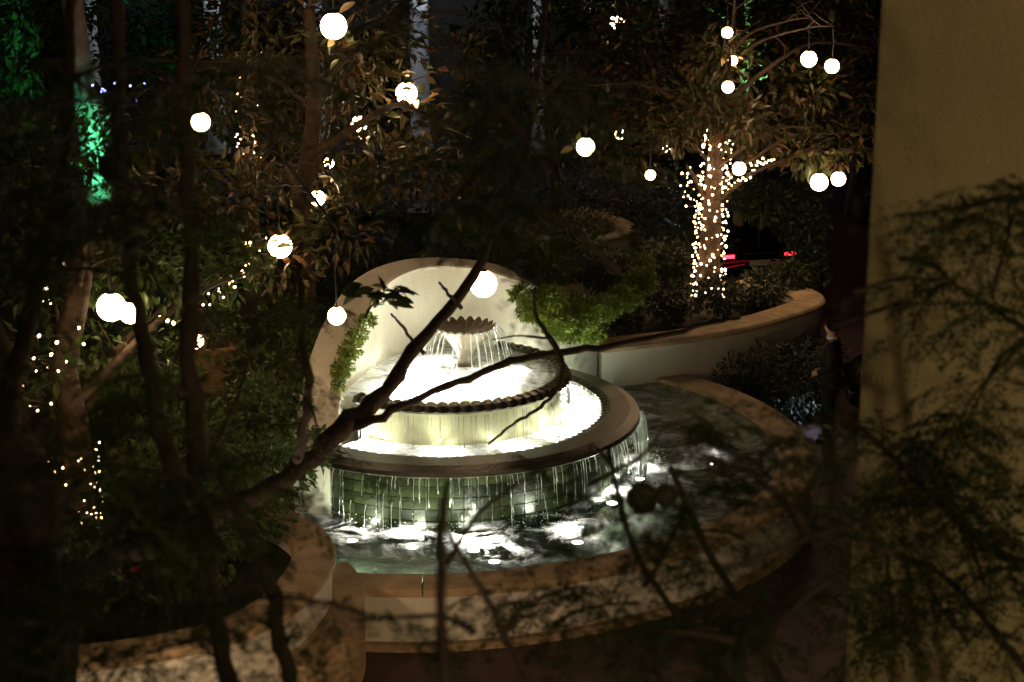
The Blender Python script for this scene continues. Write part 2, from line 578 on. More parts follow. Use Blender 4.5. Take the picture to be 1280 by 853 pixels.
sheet('ground', [(-150, -40), (150, -40), (150, 260), (-150, 260)], 0.0, M['paving'])
sheet('driveway', [(3.2, 29.2), (5.6, 26.0), (5.6, 24.0), (9, 21.5), (40, 21.5), (40, 80), (-10, 80), (-10, 41), (1.5, 37.5)], 0.004, M['asphalt'])
sheet('garden_bed', [(-40, 28.5), (-2.2, 30.6), (1.0, 33.5), (-0.5, 40.5), (-40, 44)], 0.004, M['soil'])

# ================================================================== fountain
CX, CY = -0.82, 21.2
fountain = empty('fountain', (CX, CY, 0), 'tiered stone fountain with floodlit arched back wall, scalloped basins and round pool', 'fountain')

def pol(a, r, z=None):
    p = (CX + r * math.cos(R(a)), CY + r * math.sin(R(a)))
    return p if z is None else (*p, z)

# -- lower pool
tab_a = [222, 240, 255, 270, 285, 300, 320, 340, 360, 380, 395, 405, 418]
tab_r = [4.45, 4.4, 4.33, 4.25, 4.18, 4.15, 4.25, 4.45, 4.66, 4.82, 4.93, 4.98, 4.95]
angs = np.linspace(222, 418, 90)
pr = np.interp(angs, tab_a, tab_r)
pr = np.convolve(np.pad(pr, 4, mode='edge'), np.ones(9) / 9, 'valid')
pool_out = [pol(a, r) for a, r in zip(angs, pr)]
pool_in = [pol(a, r - 0.40) for a, r in zip(angs, pr)]
POOL_Z = 0.63
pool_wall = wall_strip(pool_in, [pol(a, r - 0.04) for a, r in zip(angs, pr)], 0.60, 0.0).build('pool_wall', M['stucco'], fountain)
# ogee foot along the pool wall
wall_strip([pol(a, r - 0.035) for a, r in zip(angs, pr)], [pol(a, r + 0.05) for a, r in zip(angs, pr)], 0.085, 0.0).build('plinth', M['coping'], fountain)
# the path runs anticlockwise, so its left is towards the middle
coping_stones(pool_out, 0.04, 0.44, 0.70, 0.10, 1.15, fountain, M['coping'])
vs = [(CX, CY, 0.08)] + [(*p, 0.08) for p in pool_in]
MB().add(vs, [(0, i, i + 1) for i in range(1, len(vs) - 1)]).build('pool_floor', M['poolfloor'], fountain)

def water_sheet(name, ring_in, ring_out, z, mat, amp=0.0, m=10):
    vs, fs = [], []
    n = len(ring_out)
    for i in range(n):
        for k in range(m + 1):
            t = k / m
            x = ring_in[i][0] * (1 - t) + ring_out[i][0] * t
            y = ring_in[i][1] * (1 - t) + ring_out[i][1] * t
            vs.append((x, y, z + (random.uniform(-amp, amp) if 0 < k < m else 0)))
    for i in range(n - 1):
        for k in range(m):
            a = i * (m + 1) + k
            fs.append((a, a + 1, a + m + 2, a + m + 1))
    o = MB().add(vs, fs).build(name, mat, fountain, smooth=True)
    o['kind'] = 'stuff'
    return o
water_sheet('pool_water', [pol(a, 2.15) for a in angs], [pol(a, r - 0.39) for a, r in zip(angs, pr)], POOL_Z, M['w_pool'], 0.006, 24)

# -- middle basin: a drum faced with green tiles under a broad wet rim
A0, A1 = 230, 417
ma = np.linspace(A0, A1, 110)
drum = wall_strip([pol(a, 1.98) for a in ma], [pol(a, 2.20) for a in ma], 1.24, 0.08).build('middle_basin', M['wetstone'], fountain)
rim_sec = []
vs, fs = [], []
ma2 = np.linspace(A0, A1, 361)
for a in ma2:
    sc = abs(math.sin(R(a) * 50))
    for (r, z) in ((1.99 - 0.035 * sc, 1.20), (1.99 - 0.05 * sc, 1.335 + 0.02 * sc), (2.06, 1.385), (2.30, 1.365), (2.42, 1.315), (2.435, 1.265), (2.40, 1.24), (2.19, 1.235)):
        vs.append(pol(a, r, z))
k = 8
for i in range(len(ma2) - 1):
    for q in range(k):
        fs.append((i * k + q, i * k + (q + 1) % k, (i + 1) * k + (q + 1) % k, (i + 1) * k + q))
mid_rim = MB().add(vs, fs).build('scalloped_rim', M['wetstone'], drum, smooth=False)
wall_strip([pol(a, 1.40) for a in ma], [pol(a, 2.0) for a in ma], 1.10, 1.02).build('basin_floor', M['basin'], drum)
water_sheet('basin_water', [pol(a, 1.40) for a in ma], [pol(a, 1.975) for a in ma], 1.305, M['w_top'], 0.007, 8)
# tiles
tile_me = MB().box((0, 0, 0), (0.1425, 0.03, 0.1375)).mesh('tile')
import bmesh
bm = bmesh.new(); bm.from_mesh(tile_me)
bmesh.ops.bevel(bm, geom=list(bm.edges), offset=0.005, segments=1, affect='EDGES')
bm.to_mesh(tile_me); bm.free()
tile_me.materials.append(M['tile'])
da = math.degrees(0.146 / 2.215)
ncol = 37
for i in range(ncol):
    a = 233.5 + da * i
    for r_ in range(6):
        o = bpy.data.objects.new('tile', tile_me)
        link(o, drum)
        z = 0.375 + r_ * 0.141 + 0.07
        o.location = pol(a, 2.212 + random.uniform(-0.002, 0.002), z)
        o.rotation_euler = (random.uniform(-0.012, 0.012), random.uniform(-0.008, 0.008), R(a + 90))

# -- upper basin: pale drum with a beaded scalloped rim
U0, U1 = 226, 424
ua = np.linspace(U0, U1, 110)
updrum = wall_strip([pol(a, 1.32) for a in ua], [pol(a, 1.43) for a in ua], 1.72, 1.03).build('upper_basin', M['basin'], fountain)
vs, fs = [], []
ua2 = np.linspace(U0, U1, 441)
for a in ua2:
    sc = abs(math.sin(R(a) * 33)) ** 0.7
    for (r, z) in ((1.37, 1.70), (1.37, 1.80 + 0.02 * sc), (1.42, 1.815 + 0.035 * sc), (1.50 + 0.035 * sc, 1.80 + 0.03 * sc), (1.53 + 0.045 * sc, 1.755), (1.49 + 0.02 * sc, 1.715), (1.41, 1.70)):
        vs.append(pol(a, r, z))
k = 7
for i in range(len(ua2) - 1):
    for q in range(k):
        fs.append((i * k + q, i * k + (q + 1) % k, (i + 1) * k + (q + 1) % k, (i + 1) * k + q))
MB().add(vs, fs).build('scalloped_rim', M['wetstone'], updrum)

# -- floodlit back wall: a horseshoe in plan whose top sweeps down to both sides
bw = [(-2.12, 19.30, 1.36), (-2.10, 19.75, 1.62), (-2.05, 20.25, 2.02), (-1.95, 20.75, 2.36), (-1.82, 21.25, 2.60), (-1.62, 21.85, 2.80), (-1.32, 22.30, 2.88), (-0.95, 22.58, 2.88), (-0.45, 22.75, 2.80), (0.02, 22.78, 2.66), (0.32, 22.88, 2.52), (0.60, 23.18, 2.28), (0.86, 23.60, 1.94), (1.05, 23.95, 1.62), (1.22, 24.25, 1.42)]
bwp = smooth_curve(bw, 6)
bw_in = [(p[0], p[1]) for p in bwp]
bw_out = offset2d(bw_in, 0.42)
back = wall_strip(bw_in, bw_out, [p[2] - 0.06 for p in bwp], 0.0).build('back_wall', M['stucco'], fountain)
for poly in back.data.polygons: poly.use_smooth = False
coping_stones(bw_in, 0.035, 0.455, [p[2] for p in bwp], 0.07, 0.95, back, M['stucco'], gap=0.008)

# upper water, reaching back to the wall
poly = [pol(a, 1.375) for a in ua] + [(p[0], p[1]) for p in reversed(bwp) if (p[0] - CX) ** 2 + (p[1] - CY) ** 2 < 1.7 ** 2]
def fan(poly, z, name, mat, parent, kind=None):
    vs = [(CX, CY, z)] + [(*p, z) for p in poly]
    n = len(poly)
    o = MB().add(vs, [(0, 1 + i, 1 + (i + 1) % n) for i in range(n)]).build(name, mat, parent)
    if kind: o['kind'] = kind
    return o
fan(poly, 1.775, 'upper_basin_water', M['w_top'], fountain, 'stuff')
fan(poly, 1.50, 'basin_floor', M['basin'], updrum)

# -- urn with a petalled lip
UX, UY, UZ = -0.60, 21.62, 1.70
vs, fs = [], []
prof = [(0.17, 0.0), (0.175, 0.05), (0.12, 0.08), (0.095, 0.12), (0.10, 0.18), (0.14, 0.28), (0.20, 0.38), (0.27, 0.47), (0.335, 0.54), (0.36, 0.585), (0.335, 0.575), (0.25, 0.52), (0.0, 0.50)]
n = 160
for i in range(n):
    t = 2 * math.pi * i / n
    pet = abs(math.sin(t * 10))
    for j, (r, z) in enumerate(prof):
        w = max(0.0, (j - 5) / 4) if j <= 9 else (0.8 if j == 10 else 0.1)
        w = min(w, 1.0)
        vs.append((UX + (r + 0.035 * w * pet) * math.cos(t), UY + (r + 0.035 * w * pet) * math.sin(t), UZ + z + 0.05 * w * w * (pet - 0.4)))
k = len(prof)
for i in range(n):
    j = (i + 1) % n
    for q in range(k - 1):
        fs.append((i * k + q, j * k + q, j * k + q + 1, i * k + q + 1))
MB().add(vs, fs).build('urn', M['bronze'], fountain, smooth=True)

# -- falling water
mb = MB()
for i in range(30):
    t = 2 * math.pi * (i + random.uniform(-0.4, 0.4)) / 30
    v0 = random.uniform(0.45, 0.75)
    for s in range(random.choice((1, 1, 2))):
        tt = t + random.uniform(-0.03, 0.03)
        pts, rad = [], []
        for q in range(9):
            u = 0.33 * q / 8
            r = 0.39 + v0 * u
            pts.append((UX + r * math.cos(tt), UY + r * math.sin(tt), UZ + 0.57 + 0.05 * u * 4 - 4.9 * u * u))
            rad.append(max(0.003, 0.0105 * (1 - 0.5 * q / 8) * random.uniform(0.5, 1.3)))
        mb.tube(pts, rad, 5)
tag(mb.build('urn_water_jets', M['jet'], fountain, smooth=True), kind='stuff')
mb = MB()
for i in range(150):
    a = random.uniform(U0 + 2, U1 - 2)
    z0 = 1.70
    z1 = 1.31 if random.random() < 0.75 else random.uniform(1.35, 1.6)
    r0 = 1.535
    mb.tube([pol(a, r0, z0), pol(a + random.uniform(-.2, .2), r0 + 0.015, (z0 + z1) / 2), pol(a + random.uniform(-.3, .3), r0 + 0.02, z1)], [0.006, 0.004, 0.003], 4)
tag(mb.build('upper_rim_drips', M['jet'], fountain, smooth=True), kind='stuff')
mb = MB()
def drip(a, r0, z0, z1, w):
    pts, rad = [], []
    n = max(3, int((z0 - z1) / 0.07))
    for q in range(n + 1):
        t = q / n
        pts.append(pol(a + random.uniform(-.12, .12), r0 + 0.05 * math.sqrt(t) + random.uniform(-.004, .004), z0 + (z1 - z0) * t))
        rad.append(w * random.uniform(0.35, 1.3))
    mb.tube(pts, rad, 4)
for i in range(90):
    a = random.uniform(236, 340)
    z0 = random.choice((1.26, 1.26, random.uniform(0.8, 1.2)))
    drip(a, 2.435, z0, max(0.63, z0 - random.uniform(0.06, 0.45)), random.uniform(0.003, 0.008))
for i in range(60):
    a = random.gauss(352, 5)
    drip(a, 2.43 + random.uniform(0, 0.06), 1.27, random.choice((0.63, 0.63, random.uniform(0.7, 1.0))), 0.011)
for i in range(10):
    a = random.uniform(335, 400)
    drip(a, 2.435, 1.26, random.uniform(0.63, 0.95), 0.006)
tag(mb.build('middle_rim_waterfall', M['jet'], fountain, smooth=True), kind='stuff')
# spray drops where the water lands
def drops(name, centres, n, size):
    v, f = [], []
    base = np.array([(1, 0, 0), (-1, 0, 0), (0, 1, 0), (0, -1, 0), (0, 0, 1), (0, 0, -1)], float)
    tri = np.array([(0, 2, 4), (2, 1, 4), (1, 3, 4), (3, 0, 4), (2, 0, 5), (1, 2, 5), (3, 1, 5), (0, 3, 5)])
    P = np.array([centres[i] for i in rng.integers(0, len(centres), n)]) + rng.normal(0, 1, (n, 3)) * np.array([0.13, 0.13, 0.05])
    P[:, 2] += np.abs(rng.normal(0, 0.05, n))
    S = size * rng.uniform(0.4, 1.3, n)
    V = P[:, None, :] + base[None] * S[:, None, None]
    Fc = tri[None] + (np.arange(n) * 6)[:, None, None]
    o = obj(name, np_mesh(name, V.reshape(-1, 3), Fc.reshape(-1, 3), True), M['jet'], fountain)
    o['kind'] = 'stuff'
drops('pool_spray', [pol(352 + q, 2.55, 0.66) for q in range(-12, 13, 3)] + [pol(a, 2.5, 0.65) for a in (250, 262, 275, 290, 300, 315)], 420, 0.009)
drops('basin_spray', [(UX + 0.6 * math.cos(t), UY + 0.6 * math.sin(t), 1.79) for t in np.linspace(0, 6.28, 14)], 300, 0.007)

# -- underwater lights (each a fitting of its own on a basin floor)
def water_light(p, r, lensmat, label, group):
    t = empty('underwater_light', p, label, 'underwater light', group)
    MB().lathe([(r * 1.25, 0), (r * 1.25, 0.05), (r * 1.05, 0.06), (r, 0.045)], 18).build('housing', M['chrome'], t, True, local=True)
    MB().add([(0, 0, 0.05)] + [(r * math.cos(2 * math.pi * i / 18), r * math.sin(2 * math.pi * i / 18), 0.05) for i in range(18)], [(0, 1 + i, 1 + (i + 1) % 18) for i in range(18)]).build('lens', lensmat, t, local=True)
    return t
for (px, py) in ((440, 660), (515, 668), (592, 672), (618, 686), (722, 662), (765, 614), (800, 584), (890, 566), (725, 533), (700, 515)):  # final pair, hidden behind the middle basin, added to brighten the planter wall
    q = at_z(px, py, POOL_Z)
    water_light((q.x, q.y, 0.42), (0.02 if px == 890 else 0.10 if py < 540 else 0.06), M['lens'], 'bright round light under the water of the lower pool', 'lights in the lower pool')
for (px, py) in ((455, 553), (500, 553), (555, 552), (610, 550), (660, 543), (700, 530), (735, 512), (750, 488), (735, 468)):
    q = at_z(px, py, 1.2)
    d = Vector((q.x - CX, q.y - CY)); d = d.normalized() * 1.72
    water_light((CX + d.x, CY + d.y, 1.13), 0.085, M['lens2'], 'bright round light under the water of the middle basin', 'lights in the middle basin')
for (x, y) in ((-1.4, 20.6), (-0.95, 20.3), (-0.4, 20.35), (-0.9, 20.9), (-0.25, 20.8), (-1.3, 21.25), (-0.1, 21.3), (-0.95, 21.7)):
    water_light((x, y, 1.58), 0.09, M['lens2'], 'bright round light under the water of the upper basin', 'lights in the upper basin')

# ================================================================== planters
rp = [(1.30, 24.33), (1.90, 24.58), (2.55, 24.86), (3.15, 25.22), (3.75, 25.68), (4.30, 26.22), (4.75, 26.75), (4.95, 27.25), (4.88, 27.75), (4.55, 28.2), (4.0, 28.7)]
rpp = [(p[0], p[1]) for p in smooth_curve(rp, 8)]
rplant = empty('planter', (2.5, 26.5, 0), 'raised curved planter with tan coping beside the fountain, light-wrapped tree growing in it', 'planter')
wall_strip(rpp, offset2d(rpp, 0.40), 1.17, 0.0).build('wall', M['stucco'], rplant)
coping_stones(rpp, 0.05, 0.46, 1.27, 0.105, 1.2, rplant, M['coping'])
soil_pts = offset2d(rpp, 0.35) + [(3.0, 30.4), (0.5, 31.0), (-1.6, 29.5), (-2.6, 26.0), (-2.6, 22.5), (-2.15, 21.0), (-1.6, 22.6), (-0.5, 23.15), (0.2, 23.3), (0.9, 24.3)]
sheet('soil', soil_pts, 1.08, M['soil'], None, rplant)

lp = [(-9.0, 13.6), (-6.0, 13.75), (-4.4, 13.95), (-3.3, 14.22), (-2.5, 14.68), (-2.05, 15.35), (-1.84, 16.2), (-1.86, 16.85), (-2.08, 17.4), (-2.5, 17.95), (-2.75, 18.6), (-2.75, 19.2)]
lpp = [(p[0], p[1]) for p in smooth_curve(lp, 8)]
lplant = empty('planter', (-4.5, 16, 0), 'raised rounded planter wall with tan coping in front of the pool, dark shrubs inside', 'planter')
wall_strip(lpp, offset2d(lpp, 0.36), 1.15, 0.0).build('wall', M['stucco'], lplant)
coping_stones(lpp, 0.05, 0.40, 1.25, 0.105, 1.25, lplant, M['coping'])
seg = [p for p in lpp if -2.2 < p[0] and p[1] > 15.0 and p[1] < 17.4]
sg2 = offset2d(seg, -0.32)
wall_strip(offset2d(seg, -0.01), sg2, 0.78, 0.0).build('plinth', M['coping'], lplant)
sheet('soil', offset2d(lpp, 0.32) + [(-2.6, 22.0), (-3.0, 26), (-4, 28), (-14, 28), (-14, 13.9)], 1.02, M['soil'], None, lplant)

# far round planter with flowers
fp = at_z(715, 284, 0.8)
ring = [(fp.x + 1.25 * math.cos(t), fp.y + 1.5 * math.sin(t)) for t in np.linspace(math.pi * 0.75, math.pi * 2.25, 50)]
fpl = empty('planter', (fp.x, fp.y, 0), 'low curved planter with stone coping and small pale flowers among dark hedges', 'planter')
wall_strip(ring, offset2d(ring, 0.3), 0.74, 0.0).build('wall', M['stucco'], fpl)
coping_stones(ring, 0.05, 0.36, 0.83, 0.09, 1.1, fpl, M['coping'])
sheet('soil', offset2d(ring, 0.25), 0.68, M['soil'], None, fpl)
obj('flowers', foliage_mesh('flowers', [((fp.x + 0.2, fp.y + 0.3, 0.85), (0.8, 0.9, 0.22), 1)], 900, 0.09, 0.7), M['flower'], fpl)['kind'] = 'stuff'

# banded stone pot
pp = at_z(268, 487, 1.02)
pot = empty('stone_pot', (pp.x, pp.y, 1.02), 'broad banded tan stone pot half hidden by foliage', 'pot')
MB().lathe([(0.0, 0.0), (0.20, 0.0), (0.22, 0.06), (0.20, 0.09), (0.27, 0.22), (0.31, 0.27), (0.285, 0.30), (0.33, 0.42), (0.37, 0.45), (0.345, 0.48), (0.39, 0.60), (0.44, 0.63), (0.44, 0.68), (0.38, 0.68), (0.36, 0.60), (0, 0.58)], 40).build('body', M['pot'], pot, True, local=True)
tag(obj('plant', foliage_mesh('plant', [((0, 0, 0.85), (0.45, 0.45, 0.35), 1)], 350, 0.16, 0.35), M['green'], pot, local=True), kind='stuff')

# ================================================================== the near building corner and the facade the camera stands at
pb = empty('building_corner', (1.66, 7.5, 0), 'plain ochre stucco building corner rising beside the courtyard', 'building')
pe = at_y(1079, 426, 7.5)
th = R(17)
ux, uy, vx, vy = math.cos(th), -math.sin(th), math.sin(th), math.cos(th)
m = MB().box((pe.x + ux * 3 + vx * 2, 7.5 + uy * 3 + vy * 2, 7.5), (6.0, 4.0, 15.0), -th).mesh('wall')
bm = bmesh.new(); bm.from_mesh(m)
bmesh.ops.bevel(bm, geom=[e for e in bm.edges if abs(e.verts[0].co.z - e.verts[1].co.z) > 5], offset=0.006, segments=2, affect='EDGES')
bm.to_mesh(m); bm.free()
obj('wall', m, M['wallstucco'], pb)
hb = empty('hotel_facade', (0, -1.6, 0), 'stucco facade with balcony behind the viewpoint', 'building')
MB().box((0, -2.0, 7.5), (16, 0.6, 15)).build('wall', M['wallstucco'], hb)
MB().box((0, -1.0, 6.2), (4.0, 1.7, 0.16)).build('balcony_slab', M['stucco'], hb)
for lx, lz, wh in ((2.6, 9.3, 'beside the balcony'), (3.4, 4.6, 'under the balcony')):  # unseen lanterns, added to light the ochre corner
    lan = empty('added_wall_lantern', (lx, -1.65, lz), 'added unseen black metal wall lantern with amber glass on the facade ' + wh, 'lantern')
    MB().box((0, 0.0, 0), (0.16, 0.04, 0.3)).build('back_plate', M['metal'], lan, local=True)
    MB().tube([(0, 0, 0.1), (0, 0.15, 0.22), (0, 0.3, 0.2)], 0.015, 6).build('bracket', M['metal'], lan, local=True)
    MB().lathe([(0.02, 0.2), (0.12, 0.12), (0.13, 0.10)], 6, (0, 0.3, 0)).build('cap', M['metal'], lan, local=True)
    MB().lathe([(0.0, -0.2), (0.09, -0.2), (0.115, 0.10), (0.0, 0.10)], 6, (0, 0.3, 0)).build('glass', M['lantern'], lan, local=True)

# ================================================================== post lamps below the frame, unseen, added to light the pool wall
for (x, y) in ((-3.6, 11.2), (1.9, 11.6)):
    t = empty('added_lamp_post', (x, y, 0), 'added unseen short black post lamp with a warm globe on the paving under the balcony', 'lamp', 'added post lamps on the near paving')
    MB().lathe([(0.0, 0), (0.14, 0), (0.14, 0.06), (0.07, 0.14), (0.04, 0.22), (0.035, 1.75), (0.06, 1.80), (0.10, 1.86), (0.0, 1.86)], 16).build('post', M['metal'], t, True, local=True)
    MB().lathe([(0.17 * math.sin(a), 2.02 - 0.17 * math.cos(a)) for a in np.linspace(0, math.pi, 14)], 20).build('globe', M['postglobe'], t, True, local=True)

# ================================================================== globe lamps
glass_me = MB().lathe([(math.sin(t), -math.cos(t)) for t in np.linspace(0, math.pi, 17)], 28).mesh('glass', True)
glass_me.materials.append(M['globe'])
cap_me = MB().lathe([(0.0, 1.16), (0.10, 1.16), (0.20, 1.08), (0.30, 1.02), (0.32, 0.96), (0.0, 0.96)], 14).mesh('cap', True)
cap_me.materials.append(M['metal'])
HANG = {}
def globe_lamp(px, py, dpx, Y, label, group, cord=0.7):
    c = at_y(px, py, Y)
    r = 0.5 * dpx * depth(c) / F
    t = empty('globe_lamp', c, label, 'lamp', group)
    for nm, me in (('glass', glass_me), ('cap', cap_me)):
        o = bpy.data.objects.new(nm, me); link(o, t, True); o.scale = (r, r, r)
    top = Vector((c.x + random.uniform(-.03, .03), c.y, c.z + r * 1.16 + cord))
    MB().tube([(0, 0, r * 1.12), (random.uniform(-.01, .01), 0, r * 1.1 + cord * 0.5), (top.x - c.x, 0, top.z - c.z)], 0.008, 5).build('cord', M['wire'], t, local=True)
    return top

G1 = ('frosted globe lamp glowing warm white in the broad-leaved tree behind the fountain', 'globe lamps in the broad-leaved tree behind the fountain')
G2 = ('frosted globe lamp glowing among the leaves of the tree with light-wrapped trunk', 'globe lamps in the tree with light-wrapped trunk')
G3 = ('frosted globe lamp glowing in the shrubby tree over the rounded planter', 'globe lamps over the rounded planter')
G5 = ('small frosted globe lamp glowing deep in the trees beyond the hedge', 'small globe lamps beyond the hedge')
LAMP_LABEL = {(417, 33): 'large globe lamp hanging highest in the broad-leaved tree behind the fountain',
    (508, 117): 'globe lamp among brown leaves in front of the white building',
    (449, 155): 'globe lamp broken up by leaves just below the one before the white building',
    (397, 248): 'leaf-speckled globe lamp in the middle of the broad-leaved tree',
    (350, 308): 'bright globe lamp beside the fairy-lit limb above the arched wall',
    (411, 204): 'smallest globe lamp almost hidden by leaves in the broad-leaved tree',
    (421, 395): 'globe lamp hanging before the left shoulder of the arched wall, over the ivy',
    (251, 153): 'globe lamp at the outer edge of the broad-leaved tree beside a dark near stem',
    (909, 41): 'small globe lamp near the top of the tree with light-wrapped trunk',
    (1011, 74): 'globe lamp high in brown leaves at the end of a slim pale branch',
    (1040, 83): 'globe lamp high in brown leaves close beside the ochre wall',
    (910, 109): 'small globe lamp beside the slim green-lit trunk',
    (924, 211): 'globe lamp touching the fairy-lit limb of the wrapped trunk',
    (1024, 228): 'large globe lamp hanging clear above the tall hedge',
    (1048, 224): 'globe lamp tucked behind the larger one above the tall hedge',
    (732, 184): 'globe lamp hanging alone above the far flower planter',
    (813, 219): 'small globe lamp between the far flower planter and the wrapped trunk',
    (55, 368): 'globe lamp partly hidden by leaves on the far side of the fairy-lit trunk',
    (139, 384): 'largest globe lamp by the rounded planter, one of an overlapping pair',
    (163, 391): 'smaller globe lamp overlapping the largest one by the rounded planter',
    (245, 427): 'globe lamp just above the banded stone pot',
    (772, 27): 'leaf-crossed globe lamp high in the dark tree above the flower planter',
    (916, 76): 'tiny globe lamp just above the lamp beside the slim green-lit trunk',
    (775, 168): 'small leaf-covered globe lamp just behind the lone lamp above the flower planter',
    (832, 184): 'tiny globe lamp at the crown edge beside the wrapped trunk'}
for px, py, d, Y, g, cord in (
        (417, 33, 33, 23.5, G1, .7), (508, 117, 27, 25.5, G1, .7), (449, 155, 20, 27, G1, .6), (397, 248, 19, 25.5, G1, .6), (350, 308, 30, 22.5, G1, .7),
        (411, 204, 13, 28, G1, .6), (421, 395, 23, 19.6, G1, .9), (251, 153, 24, 24.5, G1, .7), (604, 355, 34, 20.6, None, 1.5),
        (909, 41, 14, 27.2, G2, .6), (1011, 74, 20, 27.6, G2, .5), (1040, 83, 18, 27.9, G2, .5), (910, 109, 15, 26.8, G2, .5), (924, 211, 17, 27.2, G2, .5),
        (1024, 228, 22, 27.2, G2, .7), (1048, 224, 18, 28.4, G2, .6), (732, 184, 23, 27.5, G2, .8), (813, 219, 13, 28.3, G2, .8),
        (55, 368, 20, 20, G3, .5), (139, 384, 36, 16.8, G3, .5), (163, 391, 28, 18.2, G3, .5), (245, 427, 19, 20.5, G3, .5),
        (772, 27, 19, 37, G5, .6), (916, 76, 12, 28.0, G5, .6), (775, 168, 13, 37, G5, .6), (832, 184, 12, 38, G5, .6)):
    if g is None:
        top = globe_lamp(px, py, d, Y, 'large bright globe lamp hanging in front of the arched fountain wall', 'globe lamps in the broad-leaved tree behind the fountain', cord)
        HANG.setdefault(G1[1], []).append(top)
    else:
        HANG.setdefault(g[1], []).append(globe_lamp(px, py, d, Y, LAMP_LABEL[(px, py)], g[1], cord))

# ================================================================== trees
big_leaf = None
def big_leaf_mesh(name, mat):
    v, f = leaf_template(0.46, 0.16, 0.16, True)
    me = np_mesh(name, v, f, True)
    me.materials.append(mat)
    return me
mag_leaf = big_leaf_mesh('leaf', M['magnolia'])
green_leaf = big_leaf_mesh('leaf', M['green'])

def tree(name, label, base, trunk, tr, limbs, clumps, n, lsize, leafmat, barkmat, leaves=(), leafme=None, width=0.42, group=None, limb_r=0.06, fine=False, sag=0.12):
    """trunk: list of points; limbs: end points; clumps: foliage; leaves: (centre, spread, count) of single leaves"""
    t = empty(name, base, label, 'tree', group)
    pts = [Vector(p) for p in smooth_curve([tuple(p) for p in trunk], 6)]
    tk = MB().tube(pts, taper(tr[0], tr[1], len(pts)), 12).build('trunk', barkmat, t, True)
    for e in limbs:
        e = Vector(e)
        # leave the trunk at the point a little under the limb's end
        cand = [p for p in pts[len(pts) // 3:] if p.z < e.z + 0.2] or [pts[len(pts) // 2]]
        s = min(cand, key=lambda p: (p - e).length + abs(p.z - (e.z - 0.8)) * 0.7)
        bp = branch_path(s, e, sag, 0.07, 6)
        L = (e - s).length
        r0 = min(tr[1] * 0.8, 0.012 + 0.014 * L)
        mb = MB().tube(bp, taper(max(r0, limb_r * 0.3), 0.012, len(bp)), 8)
        for q in range(int(3 + L * 1.5)):
            a = bp[random.randint(len(bp) // 3, len(bp) - 1)]
            b = a + Vector((random.uniform(-.6, .6), random.uniform(-.6, .6), random.uniform(-.1, .5)))
            bp2 = branch_path(a, b, 0.1, 0.15, 3)
            mb.tube(bp2, taper(0.014, 0.004, len(bp2)), 5)
        mb.build('limb', barkmat, t, True)
    if clumps:
        cr = obj('crown', foliage_mesh('crown', clumps, n, lsize, width, fine), leafmat, t)
        cr['kind'] = 'stuff'
    for (c, sp, k) in leaves:
        P, D = in_ball(k, c, sp, 0.6)
        D = D * 0.6 + rng.normal(0, 0.6, D.shape); D[:, 2] -= 0.15
        Rm = rot_frames(D, rng.uniform(-0.9, 0.9, k))
        for i in range(k):
            o = bpy.data.objects.new('leaf', leafme)
            link(o, t)
            s = lsize * random.uniform(0.8, 1.35)
            mm = Matrix(Rm[i].tolist()).to_4x4()
            mm.translation = Vector(P[i])
            o.matrix_basis = mm @ Matrix.Scale(s, 4)
    return t

def clump_px(px, py, Y, rpx, w=1.0, squash=0.75, deep=1.0):
    c = at_y(px, py, Y)
    r = rpx * depth(c) / F
    return (tuple(c), (r, r * deep, r * squash), w * r * r)

# the broad-leaved tree behind and over the fountain
b1 = Vector((-3.05, 24.6, 1.0))
cl1 = [clump_px(*a) for a in ((330, 40, 26, 95), (430, 90, 26, 80), (380, 200, 26, 85), (300, 250, 25, 80), (470, 40, 27, 80), (575, 70, 27, 38), (500, 160, 26.5, 40), (470, 210, 26, 60), (530, 215, 25, 50), (600, 245, 24.5, 45), (420, 290, 23.8, 60), (350, 330, 23.5, 50), (250, 110, 26, 80), (230, 240, 25, 70), (590, 180, 26, 55), (320, 130, 27, 80))]
lv1 = [(at_y(417, 45, 23.8), (0.7, 0.5, 0.6), 26), (at_y(508, 125, 25.6), (0.8, 0.5, 0.7), 40), (at_y(470, 215, 25.5), (0.6, 0.4, 0.4), 30), (at_y(600, 250, 24.3), (0.45, 0.3, 0.35), 34), (at_y(500, 190, 25.6), (0.5, 0.4, 0.3), 24), (at_y(560, 130, 25.8), (0.5, 0.4, 0.5), 26), (at_y(397, 250, 25.3), (0.5, 0.4, 0.5), 22), (at_y(350, 318, 22.5), (0.5, 0.4, 0.45), 22), (at_y(455, 60, 24.5), (0.6, 0.4, 0.6), 22)]
tree('broadleaf_tree', 'broad-leaved tree with brown-backed leaves behind the floodlit fountain wall, globe lamps in it', b1,
     [b1, b1 + Vector((0.08, 0, 1.0)), b1 + Vector((0.05, 0.1, 2.2)), b1 + Vector((0.25, 0.3, 3.6)), b1 + Vector((0.2, 0.4, 5.0))], (0.19, 0.09),
     HANG[G1[1]], cl1, 5200, 0.20, M['magnolia'], M['bark'], lv1, mag_leaf)

